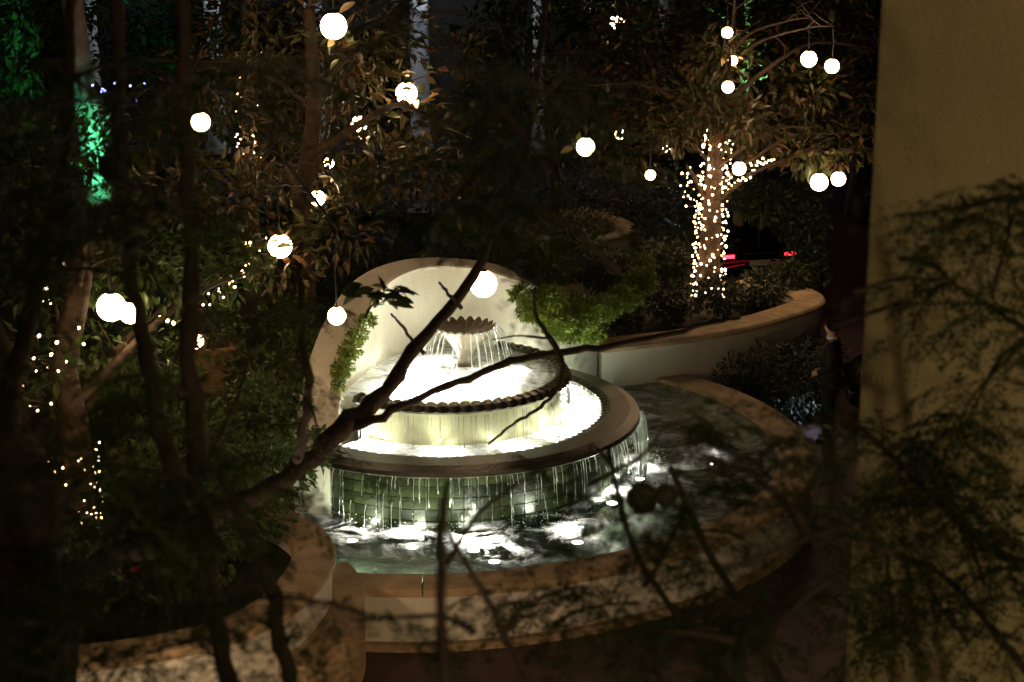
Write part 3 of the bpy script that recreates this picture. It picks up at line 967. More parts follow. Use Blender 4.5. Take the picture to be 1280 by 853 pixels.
# the tree whose trunk is wrapped in light strings
b2 = at_z(884, 372, 1.08)
t2 = [b2, b2 + Vector((0.02, 0.0, 0.9)), b2 + Vector((0.05, 0.05, 1.8)), b2 + Vector((0.10, 0.08, 2.7)), b2 + Vector((0.2, 0.3, 3.3)), b2 + Vector((0.3, 0.6, 4.0))]
cl2 = [clump_px(*a) for a in ((800, 60, 31, 70), (850, 120, 30, 60), (960, 60, 31.5, 75), (1050, 40, 31, 60), (1040, 130, 30, 65), (960, 160, 29, 60), (1050, 180, 29, 45), (900, 140, 30, 55), (820, 150, 30.5, 50), (990, 20, 32, 70), (880, 40, 32, 60), (740, 100, 31, 60), (1000, 190, 28.5, 38), (780, 190, 30, 40), (880, 130, 27.8, 42), (925, 150, 27.6, 36), (850, 165, 28.0, 30), (900, 70, 28.4, 45), (1010, 110, 28.8, 45))]
lv2 = [(at_y(980, 60, 29.6), (0.7, 0.4, 0.5), 30), (at_y(1040, 60, 30), (0.5, 0.4, 0.5), 24), (at_y(1030, 150, 28.8), (0.8, 0.4, 0.5), 44), (at_y(940, 165, 28.0), (0.6, 0.4, 0.35), 34), (at_y(900, 120, 30), (0.5, 0.4, 0.5), 28), (at_y(735, 172, 28.2), (0.45, 0.4, 0.3), 20), (at_y(850, 140, 30), (0.7, 0.4, 0.4), 24), (at_y(895, 130, 27.6), (0.6, 0.3, 0.6), 40), (at_y(1010, 195, 27.4), (0.5, 0.3, 0.25), 26)]
lim2 = HANG[G2[1]] + [at_y(1090, 60, 30), at_y(1070, 190, 28.5), at_y(860, 60, 30)]
tree('broadleaf_tree', 'broad-leaved tree with trunk wrapped in fairy lights, rising from the curved planter', b2, t2, (0.21, 0.07), lim2, cl2, 8500, 0.20, M['magnolia'], M['bark'], lv2, mag_leaf)

# the shrubby tree in the left planter, lights wound up its trunk
b3 = at_y(95, 700, 17.6); b3.z = 1.0
t3 = [b3, at_y(95, 620, 17.6), at_y(92, 540, 17.6), at_y(80, 460, 17.7), at_y(95, 380, 17.9), at_y(110, 290, 18.3)]
cl3 = [clump_px(*a) for a in ((60, 330, 18.5, 80), (180, 330, 19, 80), (130, 430, 18.8, 70), (40, 460, 18.5, 70), (200, 450, 20, 60), (270, 330, 20.5, 70), (120, 260, 19.5, 70), (30, 200, 22, 90))]
lv3 = [(at_y(75, 470, 17.3), (0.5, 0.4, 0.5), 30), (at_y(60, 385, 18), (0.4, 0.3, 0.4), 20), (at_y(290, 345, 20), (0.5, 0.4, 0.35), 24)]
lim3 = HANG[G3[1]] + [at_y(310, 345, 20.3), at_y(40, 500, 17.4), at_y(205, 400, 19.5)]
tree('shrubby_tree', 'leafy tree in the rounded planter with sparse fairy lights up its trunk', b3, t3, (0.22, 0.11), lim3, cl3, 3200, 0.16, M['green'], M['bark'], lv3, green_leaf)

# trees standing further back, in the dark
def back_tree(px, Y, top, rpx, label, mat, bark, group='trees beyond the hedge', size=0.26, n=1700, trunk_r=0.16):
    g = at_y(px, 300, Y); base = Vector((g.x, Y, 0.0))
    c = at_y(px, top, Y)
    r = rpx * depth(c) / F
    cl = []
    for q in range(9):
        d = Vector((random.gauss(0, 1), random.gauss(0, 1), random.gauss(0, 0.8))).normalized() * r * random.uniform(0.35, 0.9)
        cl.append((tuple(c + d), (r * 0.5, r * 0.5, r * 0.38), 1.0))
    limbs = [Vector(x[0]) for x in cl[:6]]
    tree('garden_tree', label, base, [base, base + Vector((0.1, 0, c.z * 0.3)), base + Vector((-0.1, 0.1, c.z * 0.7)), c], (trunk_r, 0.06), limbs, cl, n, size, mat, bark, group=group)
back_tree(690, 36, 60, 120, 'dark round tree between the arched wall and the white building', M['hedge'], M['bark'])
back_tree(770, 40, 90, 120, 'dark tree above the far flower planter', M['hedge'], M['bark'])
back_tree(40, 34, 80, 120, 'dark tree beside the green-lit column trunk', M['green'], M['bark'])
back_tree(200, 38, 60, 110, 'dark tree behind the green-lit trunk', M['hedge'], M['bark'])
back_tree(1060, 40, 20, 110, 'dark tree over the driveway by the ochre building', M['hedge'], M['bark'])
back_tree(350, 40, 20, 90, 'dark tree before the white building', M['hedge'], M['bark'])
# pale trunks washed green
def pale_trunk(px0, py0, px1, py1, Y, r, label, limbs=()):
    a, b = at_y(px0, py0, Y), at_y(px1, py1, Y)
    base = Vector((a.x - (b.x - a.x) * 0.3, Y, 0.0))
    top = b + (b - a).normalized() * 4.5
    t = tree('pale_tree', label, base, [base, a, b, top], (r * 1.15, r * 0.7), [at_y(*l) for l in limbs], [(tuple(top + Vector((0, 0.6, 0.8))), (1.6, 1.4, 0.9), 1)], 900, 0.2, M['green'], M['palebark'])
    return t
pale_trunk(929, 118, 937, -20, 33.5, 0.10, 'slim pale tree trunk washed by green light', [(1005, 95, 32.5), (880, 10, 33), (1012, 75, 33)])
pale_trunk(124, 250, 106, 120, 30.0, 0.24, 'thick pale trunk flooded with green light', [(180, 130, 29.5), (225, 145, 29)])
pale_trunk(312, 230, 312, 40, 32, 0.17, 'pale trunk with a few small lights wound round it', [(360, 60, 31.5)])

# ================================================================== string lights
bulb_me = MB().lathe([(0.0, -1.2), (0.8, -0.5), (0.9, 0.2), (0.45, 0.9), (0.0, 1.2)], 6).mesh('bulb', True)
bulb_me.materials.append(M['bulb'])
blue_me = bulb_me.copy(); blue_me.materials.clear(); blue_me.materials.append(M['bluelens'])
def wrap_string(name, label, trunk_pts, radii, turns, per_turn, br, base, jit=0.05, skip=0.0, me=bulb_me, strands=2):
    t = empty(name, base, label, 'string lights')
    pts = [Vector(p) for p in smooth_curve([tuple(p) for p in trunk_pts], 10)]
    n = turns * per_turn
    for s in range(strands):
        mb = MB(); path = []
        for i in range(n + 1):
            u = i / n * (len(pts) - 1)
            k = min(int(u), len(pts) - 2)
            c = pts[k].lerp(pts[k + 1], u - k)
            r = radii[0] + (radii[1] - radii[0]) * i / n + 0.02 + random.uniform(0, jit)
            a = (2 * math.pi * i / per_turn) * (1 if s % 2 == 0 else -1) + s * 1.7 + random.uniform(-.35, .35)
            q = c + Vector((r * math.cos(a), r * math.sin(a), random.uniform(-.05, .05)))
            path.append(q)
            if random.random() >= skip:
                o = bpy.data.objects.new('bulb', me); link(o, t)
                o.location = q; bs = br * random.uniform(0.6, 1.45); o.scale = (bs, bs, bs)
                o.rotation_euler = (random.uniform(-1, 1), random.uniform(-1, 1), 0)
        mb.tube(path, 0.006, 4, False)
        mb.build('wire', M['wire'], t)
    return t
tk2 = smooth_curve([tuple(p) for p in t2[:4]], 6)
wrap_string('fairy_lights', 'dense warm fairy lights wound round the pale trunk in the curved planter', t2[:4], (0.215, 0.165), 17, 11, 0.0155, b2, 0.07, 0.25)
f1 = Vector(t2[2]) + Vector((0.0, 0, -0.05))
wrap_string('fairy_lights', 'warm fairy lights along the limb reaching right from the light-wrapped trunk', [f1, at_y(925, 225, 27.6), at_y(945, 205, 27.6), at_y(962, 203, 27.6)], (0.09, 0.03), 8, 5, 0.015, f1, 0.05, 0.2, strands=1)
wrap_string('fairy_lights', 'warm fairy lights on the short fork left of the light-wrapped trunk', [f1 + Vector((0, 0, -0.5)), at_y(862, 250, 28.0), at_y(857, 210, 28.0)], (0.07, 0.04), 6, 5, 0.015, f1, 0.05, 0.2, strands=1)
MB().tube(branch_path(f1 + Vector((0, 0, -0.5)), at_y(858, 205, 28.0), 0.05), taper(0.06, 0.02, 25), 8).build('fork', M['bark'], bpy.data.objects['broadleaf_tree.001'], True)
wrap_string('fairy_lights', 'sparse warm fairy lights wound up the trunk in the rounded planter', [t3[0], t3[1], at_y(93, 560, 17.6)], (0.23, 0.20), 9, 6, 0.011, b3, 0.05, 0.35, strands=2)
wrap_string('fairy_lights', 'fairy lights along a low limb between two globe lamps', [at_y(205, 402, 19.3), at_y(260, 375, 19.8), at_y(300, 345, 20.2), at_y(318, 300, 20.4)], (0.08, 0.04), 8, 4, 0.016, at_y(205, 402, 19.3), 0.08, 0.25, strands=1)
wrap_string('fairy_lights', 'fairy lights scattered on the twigs over the rounded planter', [at_y(20, 515, 17.2), at_y(45, 470, 17.3), at_y(70, 430, 17.4), at_y(50, 330, 18)], (0.18, 0.14), 8, 4, 0.014, at_y(20, 515, 17.2), 0.12, 0.3, strands=1)
wrap_string('fairy_lights', 'tiny lights on the far slim trunk behind the broad-leaved tree', [at_y(312, 200, 31.8), at_y(308, 150, 31.8), at_y(318, 60, 31.8)], (0.18, 0.16), 8, 6, 0.016, at_y(312, 200, 31.8), 0.03, 0.3, strands=1)
wrap_string('blue_lights', 'small blue lights above the green-lit trunk', [at_y(118, 112, 29), at_y(140, 108, 29), at_y(172, 108, 29), at_y(168, 130, 29)], (0.06, 0.06), 3, 4, 0.022, at_y(118, 112, 29), 0.1, 0.2, blue_me, 1)

# ================================================================== green garden spotlights
def spotlight(loc, target, col, power, label, lensmat, size=60):
    loc, target = Vector(loc), Vector(target)
    t = empty('garden_spotlight', loc, label, 'spotlight', 'green garden spotlights')
    d = (target - loc).normalized()
    MB().tube([loc - d * 0.22, loc - d * 0.2, loc - d * 0.02, loc], [0.05, 0.08, 0.1, 0.11], 14).build('body', M['metal'], t, True)
    MB().tube([loc - d * 0.012, loc - d * 0.006], [0.09, 0.09], 14).build('lens', lensmat, t)
    MB().tube([loc - d * 0.1, (loc.x, loc.y, loc.z - 0.25), (loc.x, loc.y, max(0.0, loc.z - 2.5))], 0.025, 6).build('stake', M['metal'], t)
    L = bpy.data.lights.new('beam', 'SPOT'); L.energy = power; L.color = col; L.spot_size = R(size); L.spot_blend = 1.0; L.shadow_soft_size = 0.08
    o = bpy.data.objects.new('beam', L); link(o, t)
    o.location = loc + d * 0.03
    o.rotation_euler = d.to_track_quat('-Z', 'Y').to_euler()
spotlight(at_y(128, 262, 28.6), at_y(116, 195, 29.8), (0.10, 1.0, 0.50), 420, 'small green spotlight aimed up at the thick pale trunk', M['greenlens'], 75)
spotlight(at_y(955, 140, 32.0), at_y(932, 60, 33.4), (0.25, 1.0, 0.30), 160, 'small green spotlight aimed at the slim pale trunk', M['greenlens'], 70)
lf = tree('leafy_shrub', 'leafy shrub lit bright green in front of the thick pale trunk', at_y(140, 260, 28.2), [at_y(140, 300, 28.2), at_y(142, 240, 28.2), at_y(150, 190, 28.2)], (0.05, 0.02), [at_y(120, 185, 28.4), at_y(170, 180, 28.2)],
          [clump_px(118, 185, 28.9, 34), clump_px(165, 195, 28.4, 30), clump_px(110, 140, 29.2, 26)], 260, 0.2, M['ivy'], M['bark'], [(at_y(172, 195, 28.2), (0.25, 0.2, 0.35), 26), (at_y(120, 190, 28.5), (0.25, 0.2, 0.35), 22)], big_leaf_mesh('leaf', M['ivy']))
lf['category'] = 'shrub'

# ================================================================== ivy, shrubs, hedges
def shrub(name, label, cat, clumps, n, size, mat, group=None, stems=True, width=0.5):
    b = Vector((np.mean([c[0][0] for c in clumps]), np.mean([c[0][1] for c in clumps]), min(c[0][2] - c[1][2] for c in clumps)))
    t = empty(name, b, label, cat, group)
    o = obj('foliage', foliage_mesh('foliage', clumps, n, size, width), mat, t); o['kind'] = 'stuff'
    if stems:
        mb = MB()
        for (c, r, w) in clumps:
            for q in range(3):
                e = Vector(c) + Vector((random.uniform(-.7, .7) * r[0], random.uniform(-.7, .7) * r[1], random.uniform(-.2, .7) * r[2]))
                bp = branch_path((c[0] + random.uniform(-.1, .1), c[1], max(0.02, c[2] - r[2] * 1.0)), e, 0.1, 0.1, 4)
                mb.tube(bp, taper(0.02, 0.006, len(bp)), 5)
        mb.build('stems', M['bark'], t, True)['kind'] = 'stuff'
    return t
shrub('ivy', 'bright green ivy spilling over the right shoulder of the arched wall', 'ivy',
      [clump_px(652, 368, 22.5, 15), clump_px(666, 388, 22.5, 20), clump_px(688, 372, 22.6, 22), clump_px(697, 400, 22.65, 24), clump_px(722, 398, 22.95, 26), clump_px(737, 414, 23.3, 20), clump_px(712, 415, 22.9, 16), clump_px(720, 382, 23.6, 20), clump_px(755, 385, 24.2, 22), clump_px(780, 372, 24.8, 22), clump_px(800, 352, 25.4, 22), clump_px(805, 330, 25.8, 16)], 11000, 0.07, M['ivy'])
shrub('ivy', 'ivy trailing down the inside of the left wing of the arched wall', 'ivy',
      [clump_px(447, 418, 20.75, 12), clump_px(437, 438, 20.5, 14), clump_px(428, 460, 20.25, 13), clump_px(460, 400, 21.0, 9), clump_px(424, 480, 20.05, 9)], 1100, 0.07, M['ivy'])
shrub('shrub', 'dark low shrubs filling the curved planter under the light-wrapped tree', 'shrub',
      [clump_px(*a) for a in ((840, 375, 26.3, 34), (780, 395, 25.3, 26), (900, 370, 26.5, 30), (950, 362, 27.2, 32), (985, 345, 28, 26), (760, 340, 26, 36), (830, 325, 27, 34), (690, 330, 25.5, 36), (620, 305, 25.5, 34), (720, 320, 27, 40))], 6500, 0.12, M['hedge'])
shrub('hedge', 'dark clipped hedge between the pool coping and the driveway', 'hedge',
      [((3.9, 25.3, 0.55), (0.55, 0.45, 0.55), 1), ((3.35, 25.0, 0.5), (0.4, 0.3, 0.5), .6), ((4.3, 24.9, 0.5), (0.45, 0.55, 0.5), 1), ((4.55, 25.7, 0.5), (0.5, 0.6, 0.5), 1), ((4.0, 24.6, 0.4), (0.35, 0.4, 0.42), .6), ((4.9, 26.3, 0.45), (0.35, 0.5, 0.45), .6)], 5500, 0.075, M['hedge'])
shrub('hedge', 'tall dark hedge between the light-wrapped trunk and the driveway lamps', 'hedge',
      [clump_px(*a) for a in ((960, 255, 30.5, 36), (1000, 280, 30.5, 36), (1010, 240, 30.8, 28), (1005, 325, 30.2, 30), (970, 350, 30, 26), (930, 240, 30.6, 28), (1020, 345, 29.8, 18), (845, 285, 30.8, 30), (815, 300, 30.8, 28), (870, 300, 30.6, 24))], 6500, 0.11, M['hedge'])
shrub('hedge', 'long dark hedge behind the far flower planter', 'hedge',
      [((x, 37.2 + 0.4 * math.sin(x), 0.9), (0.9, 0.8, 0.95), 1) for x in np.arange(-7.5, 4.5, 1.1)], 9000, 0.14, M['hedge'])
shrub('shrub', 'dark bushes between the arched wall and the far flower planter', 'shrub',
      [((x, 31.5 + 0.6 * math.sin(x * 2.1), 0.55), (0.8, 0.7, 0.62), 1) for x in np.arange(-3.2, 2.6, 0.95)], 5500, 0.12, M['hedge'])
shrub('shrub', 'dark shrubs filling the rounded planter', 'shrub',
      [clump_px(*a) for a in ((300, 640, 17.2, 70), (220, 690, 16.3, 80), (120, 740, 15.8, 80), (330, 590, 18.4, 60), (230, 560, 19, 80), (330, 520, 20, 70), (380, 560, 19.2, 40), (60, 700, 16.5, 80), (180, 600, 18, 60), (20, 620, 18, 80))], 9000, 0.12, M['green'])
shrub('shrub', 'dark shrubs around the banded stone pot', 'shrub',
      [clump_px(*a) for a in ((330, 470, 22.0, 45), (200, 500, 21.5, 50), (380, 440, 22.6, 36), (360, 400, 23.5, 40), (150, 520, 21, 60), (300, 420, 24.2, 30), (400, 500, 21, 26))], 5000, 0.12, M['green'])
# a red-leaved plant in the rounded planter
rl = big_leaf_mesh('leaf', M['red'])
def rosette(px, py, Y, k, s, label):
    c = at_y(px, py, Y)
    t = empty('red_plant', c, label, 'plant', 'red-leaved plants in the rounded planter')
    for i in range(k):
        a = 2 * math.pi * i / k * 2.4
        el = 0.3 + 0.9 * i / k
        D = np.array([[math.cos(a) * math.cos(el), math.sin(a) * math.cos(el), math.sin(el)]])
        Rm = rot_frames(D, np.array([0.0]))[0]
        o = bpy.data.objects.new('leaf', rl); link(o, t, True)
        o.matrix_basis = Matrix(Rm.tolist()).to_4x4() @ Matrix.Scale(s, 4)
for (x, y) in ((150, 700), (185, 692), (165, 725)):
    rosette(x, y, 14.9, 13, 0.28, 'red-leaved rosette plant low in the rounded planter')

# ================================================================== white building beyond the garden
BY = 47.0
bld = empty('white_building', (-5, BY, 0), 'white colonnaded building lit cool white beyond the garden trees', 'building')
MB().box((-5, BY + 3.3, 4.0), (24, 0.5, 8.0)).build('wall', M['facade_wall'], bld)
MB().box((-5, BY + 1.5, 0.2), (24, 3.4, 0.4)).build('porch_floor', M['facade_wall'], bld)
MB().box((-5, BY + 0.7, 6.6), (24.4, 5.2, 0.5)).build('porch_roof', M['facade'], bld)
col_me = MB().lathe([(0.34, 0.4), (0.34, 0.6), (0.26, 0.7), (0.25, 3.5), (0.22, 6.0), (0.30, 6.1), (0.33, 6.35)], 20).mesh('column', True)
col_me.materials.append(M['facade'])
for x in (-14.5, -11.2, -7.9, -5.25, -2.45, 0.8, 4.1):
    o = bpy.data.objects.new('column', col_me); link(o, bld); o.location = (x, BY, 0)
for x in (-12.8, -9.5, -6.5, -3.8, -0.8, 2.4):
    f = MB()
    for (cx, cz, sx, sz) in ((x - 0.6, 2.2, 0.1, 2.6), (x + 0.6, 2.2, 0.1, 2.6), (x, 3.45, 1.1, 0.1), (x, 0.95, 1.1, 0.1), (x, 2.2, 0.06, 2.4)):
        f.box((cx, BY + 3.0, cz), (sx, 0.12, sz))
    w = f.build('window', M['metal'], bld)
    MB().box((x, BY + 3.03, 2.2), (1.1, 0.02, 2.4)).build('pane', M['glass'], w)
def porch_lamp(x, z):
    t = empty('porch_lamp', (x, BY - 0.9, z), 'cool white lamp under the porch of the white building', 'lamp', 'porch lamps of the white building')
    MB().lathe([(math.sin(a) * 0.14, -math.cos(a) * 0.14) for a in np.linspace(0, math.pi, 12)], 16).build('globe', M['coollens'], t, True, local=True)
    MB().tube([(0, 0, 0.12), (0, 0, 6.36 - z)], 0.015, 6).build('rod', M['metal'], t, local=True)
    L = bpy.data.lights.new('light', 'POINT'); L.energy = 42; L.color = (0.80, 0.88, 1.0); L.shadow_soft_size = 0.2
    o = bpy.data.objects.new('light', L); link(o, t, True); o.location = (0, -0.25, -0.25)
porch_lamp(-2.15, 5.5); porch_lamp(-7.6, 5.6)

# ================================================================== cars
def make_car(loc, rz, label, tail=True, group='dark cars on the driveway'):
    t = empty('parked_car', loc, label, 'car', group, rz)
    # body: side stations along X (front = +X), cross sections in Y
    st = [(-2.25, 0.45, 0.80, 0.74), (-2.15, 0.32, 0.95, 0.84), (-1.6, 0.24, 1.00, 0.90), (-0.8, 0.22, 0.98, 0.92), (0.6, 0.22, 0.96, 0.92), (1.3, 0.24, 0.92, 0.90), (1.95, 0.30, 0.82, 0.84), (2.25, 0.42, 0.66, 0.70)]
    vs, fs = [], []
    for (x, z0, z1, w) in st:
        zm = z0 + (z1 - z0) * 0.55
        for (y, z) in ((-w * 0.86, z0), (-w, z0 + 0.1), (-w, zm), (-w * 0.93, z1 - 0.03), (-w * 0.8, z1), (w * 0.8, z1), (w * 0.93, z1 - 0.03), (w, zm), (w, z0 + 0.1), (w * 0.86, z0)):
            vs.append((x, y, z))
    k = 10
    for i in range(len(st) - 1):
        for q in range(k):
            fs.append((i * k + q, i * k + (q + 1) % k, (i + 1) * k + (q + 1) % k, (i + 1) * k + q))
    fs += [tuple(range(k)), tuple((len(st) - 1) * k + q for q in range(k - 1, -1, -1))]
    MB().add(vs, fs).build('body', M['paint'], t, True, local=True)
    cab = [(-1.75, 0.98, 0.78), (-1.1, 1.36, 0.62), (-0.3, 1.44, 0.62), (0.35, 1.40, 0.62), (1.05, 0.94, 0.78)]
    vs, fs = [], []
    for (x, z, w) in cab:
        vs += [(x, -0.80, 0.93), (x, -w, z), (x, w, z), (x, 0.80, 0.93)]
    for i in range(len(cab) - 1):
        for q in range(3):
            fs.append((i * 4 + q, i * 4 + q + 1, i * 4 + q + 5, i * 4 + q + 4))
    MB().add(vs, fs).build('windows', M['glass'], t, False, local=True)
    vs = []
    for (x, z, w) in cab[1:4]:
        vs += [(x, -w - 0.01, z + 0.01), (x, w + 0.01, z + 0.01)]
    MB().add(vs, [(0, 1, 3, 2), (2, 3, 5, 4)]).build('roof', M['paint'], t, True, local=True)
    for x in (-1.35, 1.4):
        for y in (-0.86, 0.86):
            w = MB().lathe([(0.19, -0.11), (0.30, -0.11), (0.33, -0.07), (0.33, 0.07), (0.30, 0.11), (0.19, 0.11)], 22).build('wheel', M['rubber'], t, True, local=True)
            w.location = (x, y, 0.332); w.rotation_euler = (R(90), 0, 0)
            rm = MB().lathe([(0.0, -0.09), (0.08, -0.10), (0.17, -0.08), (0.20, -0.115), (0.20, 0.115), (0.17, 0.08), (0.08, 0.10), (0.0, 0.09)], 18).build('rim', M['chrome'], w, True, local=True)
    for y in (-0.62, 0.62):
        MB().box((-2.24, y, 0.76), (0.06, 0.22, 0.06)).build('tail_light', M['tail'] if tail else M['rubber'], t, local=True)
        MB().box((2.22, y * 0.95, 0.58), (0.10, 0.22, 0.10)).build('headlight', M['chrome'], t, local=True)
    MB().box((-2.29, 0, 0.62), (0.02, 0.42, 0.11)).build('number_plate', M['shirt'], t, local=True)
    MB().box((-2.27, 0, 0.80), (0.03, 0.70, 0.025)).build('chrome_strip', M['chrome'], t, local=True)
    MB().box((-2.22, 0, 0.44), (0.16, 1.45, 0.12)).build('bumper', M['paint'], t, local=True)
    return t
# rear lamps at (915,321) and (983,317): the rear faces the fountain obliquely
ta, tb = at_z(914, 321, 0.76), at_z(984, 317, 0.76)
mid = (ta + tb) / 2
rz = math.atan2((tb - ta).y, (tb - ta).x) + R(90)
make_car((mid.x + 2.24 * math.cos(rz), mid.y + 2.24 * math.sin(rz), 0), rz, 'dark car with red tail lights glowing behind the tall hedge')
c2 = at_z(1100, 300, 0.0)
make_car((c2.x + 1.0, c2.y + 0.6, 0), R(100), 'black car parked on the driveway, its wheel showing past the ochre corner', False)
c3 = make_car((7.15, 24.7, 0), R(176), 'black car beside the man in the dark suit', False)
L = bpy.data.lights.new('added_blue_spot', 'SPOT'); L.energy = 22; L.color = (0.62, 0.70, 1.0); L.spot_size = R(70); L.spot_blend = 0.5; L.shadow_soft_size = 0.07  # added spot for the bluish patches on the ground by the man
o = bpy.data.objects.new('added_blue_spot', L); link(o, c3, True)
o.location = (2.34, 0.5, 0.58)
o.rotation_euler = Vector((1, 0.2, -0.75)).to_track_quat('-Z', 'Y').to_euler()

# ================================================================== the man in the dark suit
def skin_mesh(name, nodes, edges, root, sub=2):
    names = list(nodes)
    idx = {n: i for i, n in enumerate(names)}
    me = bpy.data.meshes.new(name + '_tmp')
    me.from_pydata([nodes[n][:3] for n in names], [(idx[a], idx[b]) for a, b in edges], [])
    o = bpy.data.objects.new(name + '_tmp', me); COL.objects.link(o)
    md = o.modifiers.new('skin', 'SKIN'); md.use_smooth_shade = True
    sv = me.skin_vertices[0].data
    for n in names:
        r = nodes[n][3]
        sv[idx[n]].radius = r if hasattr(r, '__len__') else (r, r)
        sv[idx[n]].use_root = (n == root)
    s = o.modifiers.new('sub', 'SUBSURF'); s.levels = sub; s.render_levels = sub
    bpy.context.view_layer.update()
    dg = bpy.context.evaluated_depsgraph_get()
    out = bpy.data.meshes.new_from_object(o.evaluated_get(dg))
    out.name = name
    bpy.data.objects.remove(o)
    out.materials.clear()
    return out
feet = at_z(1034, 552, 0.0)
man = empty('person', feet, 'man in a black suit and white collar seen from behind beside the pool hedge', 'person', rz=R(250))
# local frame: facing +X... built facing -Y, standing with hands together in front
B = {'pel': (0, 0, 0.98, (0.14, 0.11)), 'spi': (0, 0.01, 1.18, (0.135, 0.105)), 'che': (0, 0.01, 1.38, (0.165, 0.12)), 'nek': (0, 0.0, 1.53, (0.065, 0.065)), 'nk2': (0, -0.01, 1.58, (0.058, 0.06)),
     'hd0': (0, -0.025, 1.635, (0.07, 0.085)), 'hd1': (0, -0.02, 1.70, (0.078, 0.098)), 'hd2': (0, -0.01, 1.765, (0.055, 0.07)),
     'shl': (0.17, 0.01, 1.46, 0.062), 'ell': (0.25, 0.05, 1.17, 0.045), 'wrl': (0.10, -0.17, 1.02, 0.03), 'hal': (0.05, -0.22, 0.99, 0.034),
     'shr': (-0.17, 0.01, 1.46, 0.062), 'elr': (-0.25, 0.05, 1.17, 0.045), 'wrr': (-0.10, -0.17, 1.02, 0.03), 'har': (-0.05, -0.22, 0.99, 0.034),
     'hpl': (0.09, 0, 0.90, 0.085), 'knl': (0.10, -0.01, 0.50, 0.058), 'anl': (0.105, 0.02, 0.09, 0.04), 'tol': (0.115, -0.12, 0.045, 0.038),
     'hpr': (-0.09, 0, 0.90, 0.085), 'knr': (-0.10, -0.01, 0.50, 0.058), 'anr': (-0.105, 0.02, 0.09, 0.04), 'tor': (-0.115, -0.12, 0.045, 0.038)}
E_ = [('pel', 'spi'), ('spi', 'che'), ('che', 'nek'), ('nek', 'nk2'), ('nk2', 'hd0'), ('hd0', 'hd1'), ('hd1', 'hd2'), ('che', 'shl'), ('shl', 'ell'), ('ell', 'wrl'), ('wrl', 'hal'), ('che', 'shr'), ('shr', 'elr'), ('elr', 'wrr'), ('wrr', 'har'),
      ('pel', 'hpl'), ('hpl', 'knl'), ('knl', 'anl'), ('anl', 'tol'), ('pel', 'hpr'), ('hpr', 'knr'), ('knr', 'anr'), ('anr', 'tor')]
B['nos'] = (0, -0.118, 1.69, 0.016); E_.append(('hd1', 'nos'))
for sx, w in ((1, 'l'), (-1, 'r')):
    B['ear' + w] = (sx * 0.088, 0.0, 1.69, 0.016); E_.append(('hd1', 'ear' + w))
    for q in range(4):
        n = 'f%s%d' % (w, q)
        B[n] = (sx * (0.02 - 0.03 * 0.3), -0.255 - 0.006 * (q % 2), 1.012 - 0.022 * q, 0.0095)
        B[n + 't'] = (sx * -0.03, -0.25, 1.0 - 0.022 * q, 0.008)
        E_ += [('ha' + w, n), (n, n + 't')]
    B['th' + w] = (sx * 0.03, -0.215, 1.05, 0.011); E_.append(('ha' + w, 'th' + w))
obj('body', skin_mesh('body', B, E_, 'pel', 1), M['skin'], man, local=True)
J = {'pel': (0, 0.0, 0.90, (0.19, 0.145)), 'hip': (0, 0.0, 1.0, (0.185, 0.14)), 'spi': (0, 0.01, 1.16, (0.165, 0.13)), 'che': (0, 0.01, 1.38, (0.20, 0.145)), 'nek': (0, 0.01, 1.50, (0.09, 0.085)),
     'shl': (0.18, 0.01, 1.45, 0.085), 'ell': (0.255, 0.05, 1.17, 0.066), 'wrl': (0.105, -0.165, 1.025, 0.046),
     'shr': (-0.18, 0.01, 1.45, 0.085), 'elr': (-0.255, 0.05, 1.17, 0.066), 'wrr': (-0.105, -0.165, 1.025, 0.046)}
obj('jacket', skin_mesh('jacket', J, [('pel', 'hip'), ('hip', 'spi'), ('spi', 'che'), ('che', 'nek'), ('che', 'shl'), ('shl', 'ell'), ('ell', 'wrl'), ('che', 'shr'), ('shr', 'elr'), ('elr', 'wrr')], 'hip'), M['suit'], man, local=True)
T = {'pel': (0, 0, 0.99, (0.16, 0.13)), 'hpl': (0.095, 0, 0.87, 0.105), 'knl': (0.10, -0.01, 0.50, 0.085), 'anl': (0.105, 0.015, 0.07, 0.078),
     'hpr': (-0.095, 0, 0.87, 0.105), 'knr': (-0.10, -0.01, 0.50, 0.085), 'anr': (-0.105, 0.015, 0.07, 0.078)}
obj('trousers', skin_mesh('trousers', T, [('pel', 'hpl'), ('hpl', 'knl'), ('knl', 'anl'), ('pel', 'hpr'), ('hpr', 'knr'), ('knr', 'anr')], 'pel'), M['suit'], man, local=True)
MB().lathe([(0.074, 1.515), (0.077, 1.535), (0.072, 1.565), (0.066, 1.562)], 20, (0, -0.002, 0)).build('shirt_collar', M['shirt'], man, True, local=True)
for s in (1, -1):
    sh = {'h': (s * 0.105, 0.05, 0.045, 0.045), 'm': (s * 0.11, -0.03, 0.04, 0.048), 't': (s * 0.118, -0.15, 0.03, 0.036)}
    obj('shoe', skin_mesh('shoe', sh, [('h', 'm'), ('m', 't')], 'm'), M['rubber'], man, local=True)
vs, fs = [], []
for i in range(9):                                   # hair cap: crown, back and sides, short
    el = R(-38 + 128 * i / 8)
    for k in range(20):
        az = 2 * math.pi * k / 20
        front = max(0.0, -math.sin(az))
        e2 = max(el, R(25) * front + R(-38) * (1 - front)) if i < 8 else R(90)
        rr = 1.0
        vs.append((0.094 * math.cos(e2) * math.cos(az) * rr, -0.012 + 0.112 * math.cos(e2) * math.sin(az) * rr, 1.705 + 0.108 * math.sin(e2) * rr))
for i in range(8):
    for k in range(20):
        fs.append((i * 20 + k, i * 20 + (k + 1) % 20, (i + 1) * 20 + (k + 1) % 20, (i + 1) * 20 + k))
MB().add(vs, fs).build('hair', M['hair'], man, True, local=True)

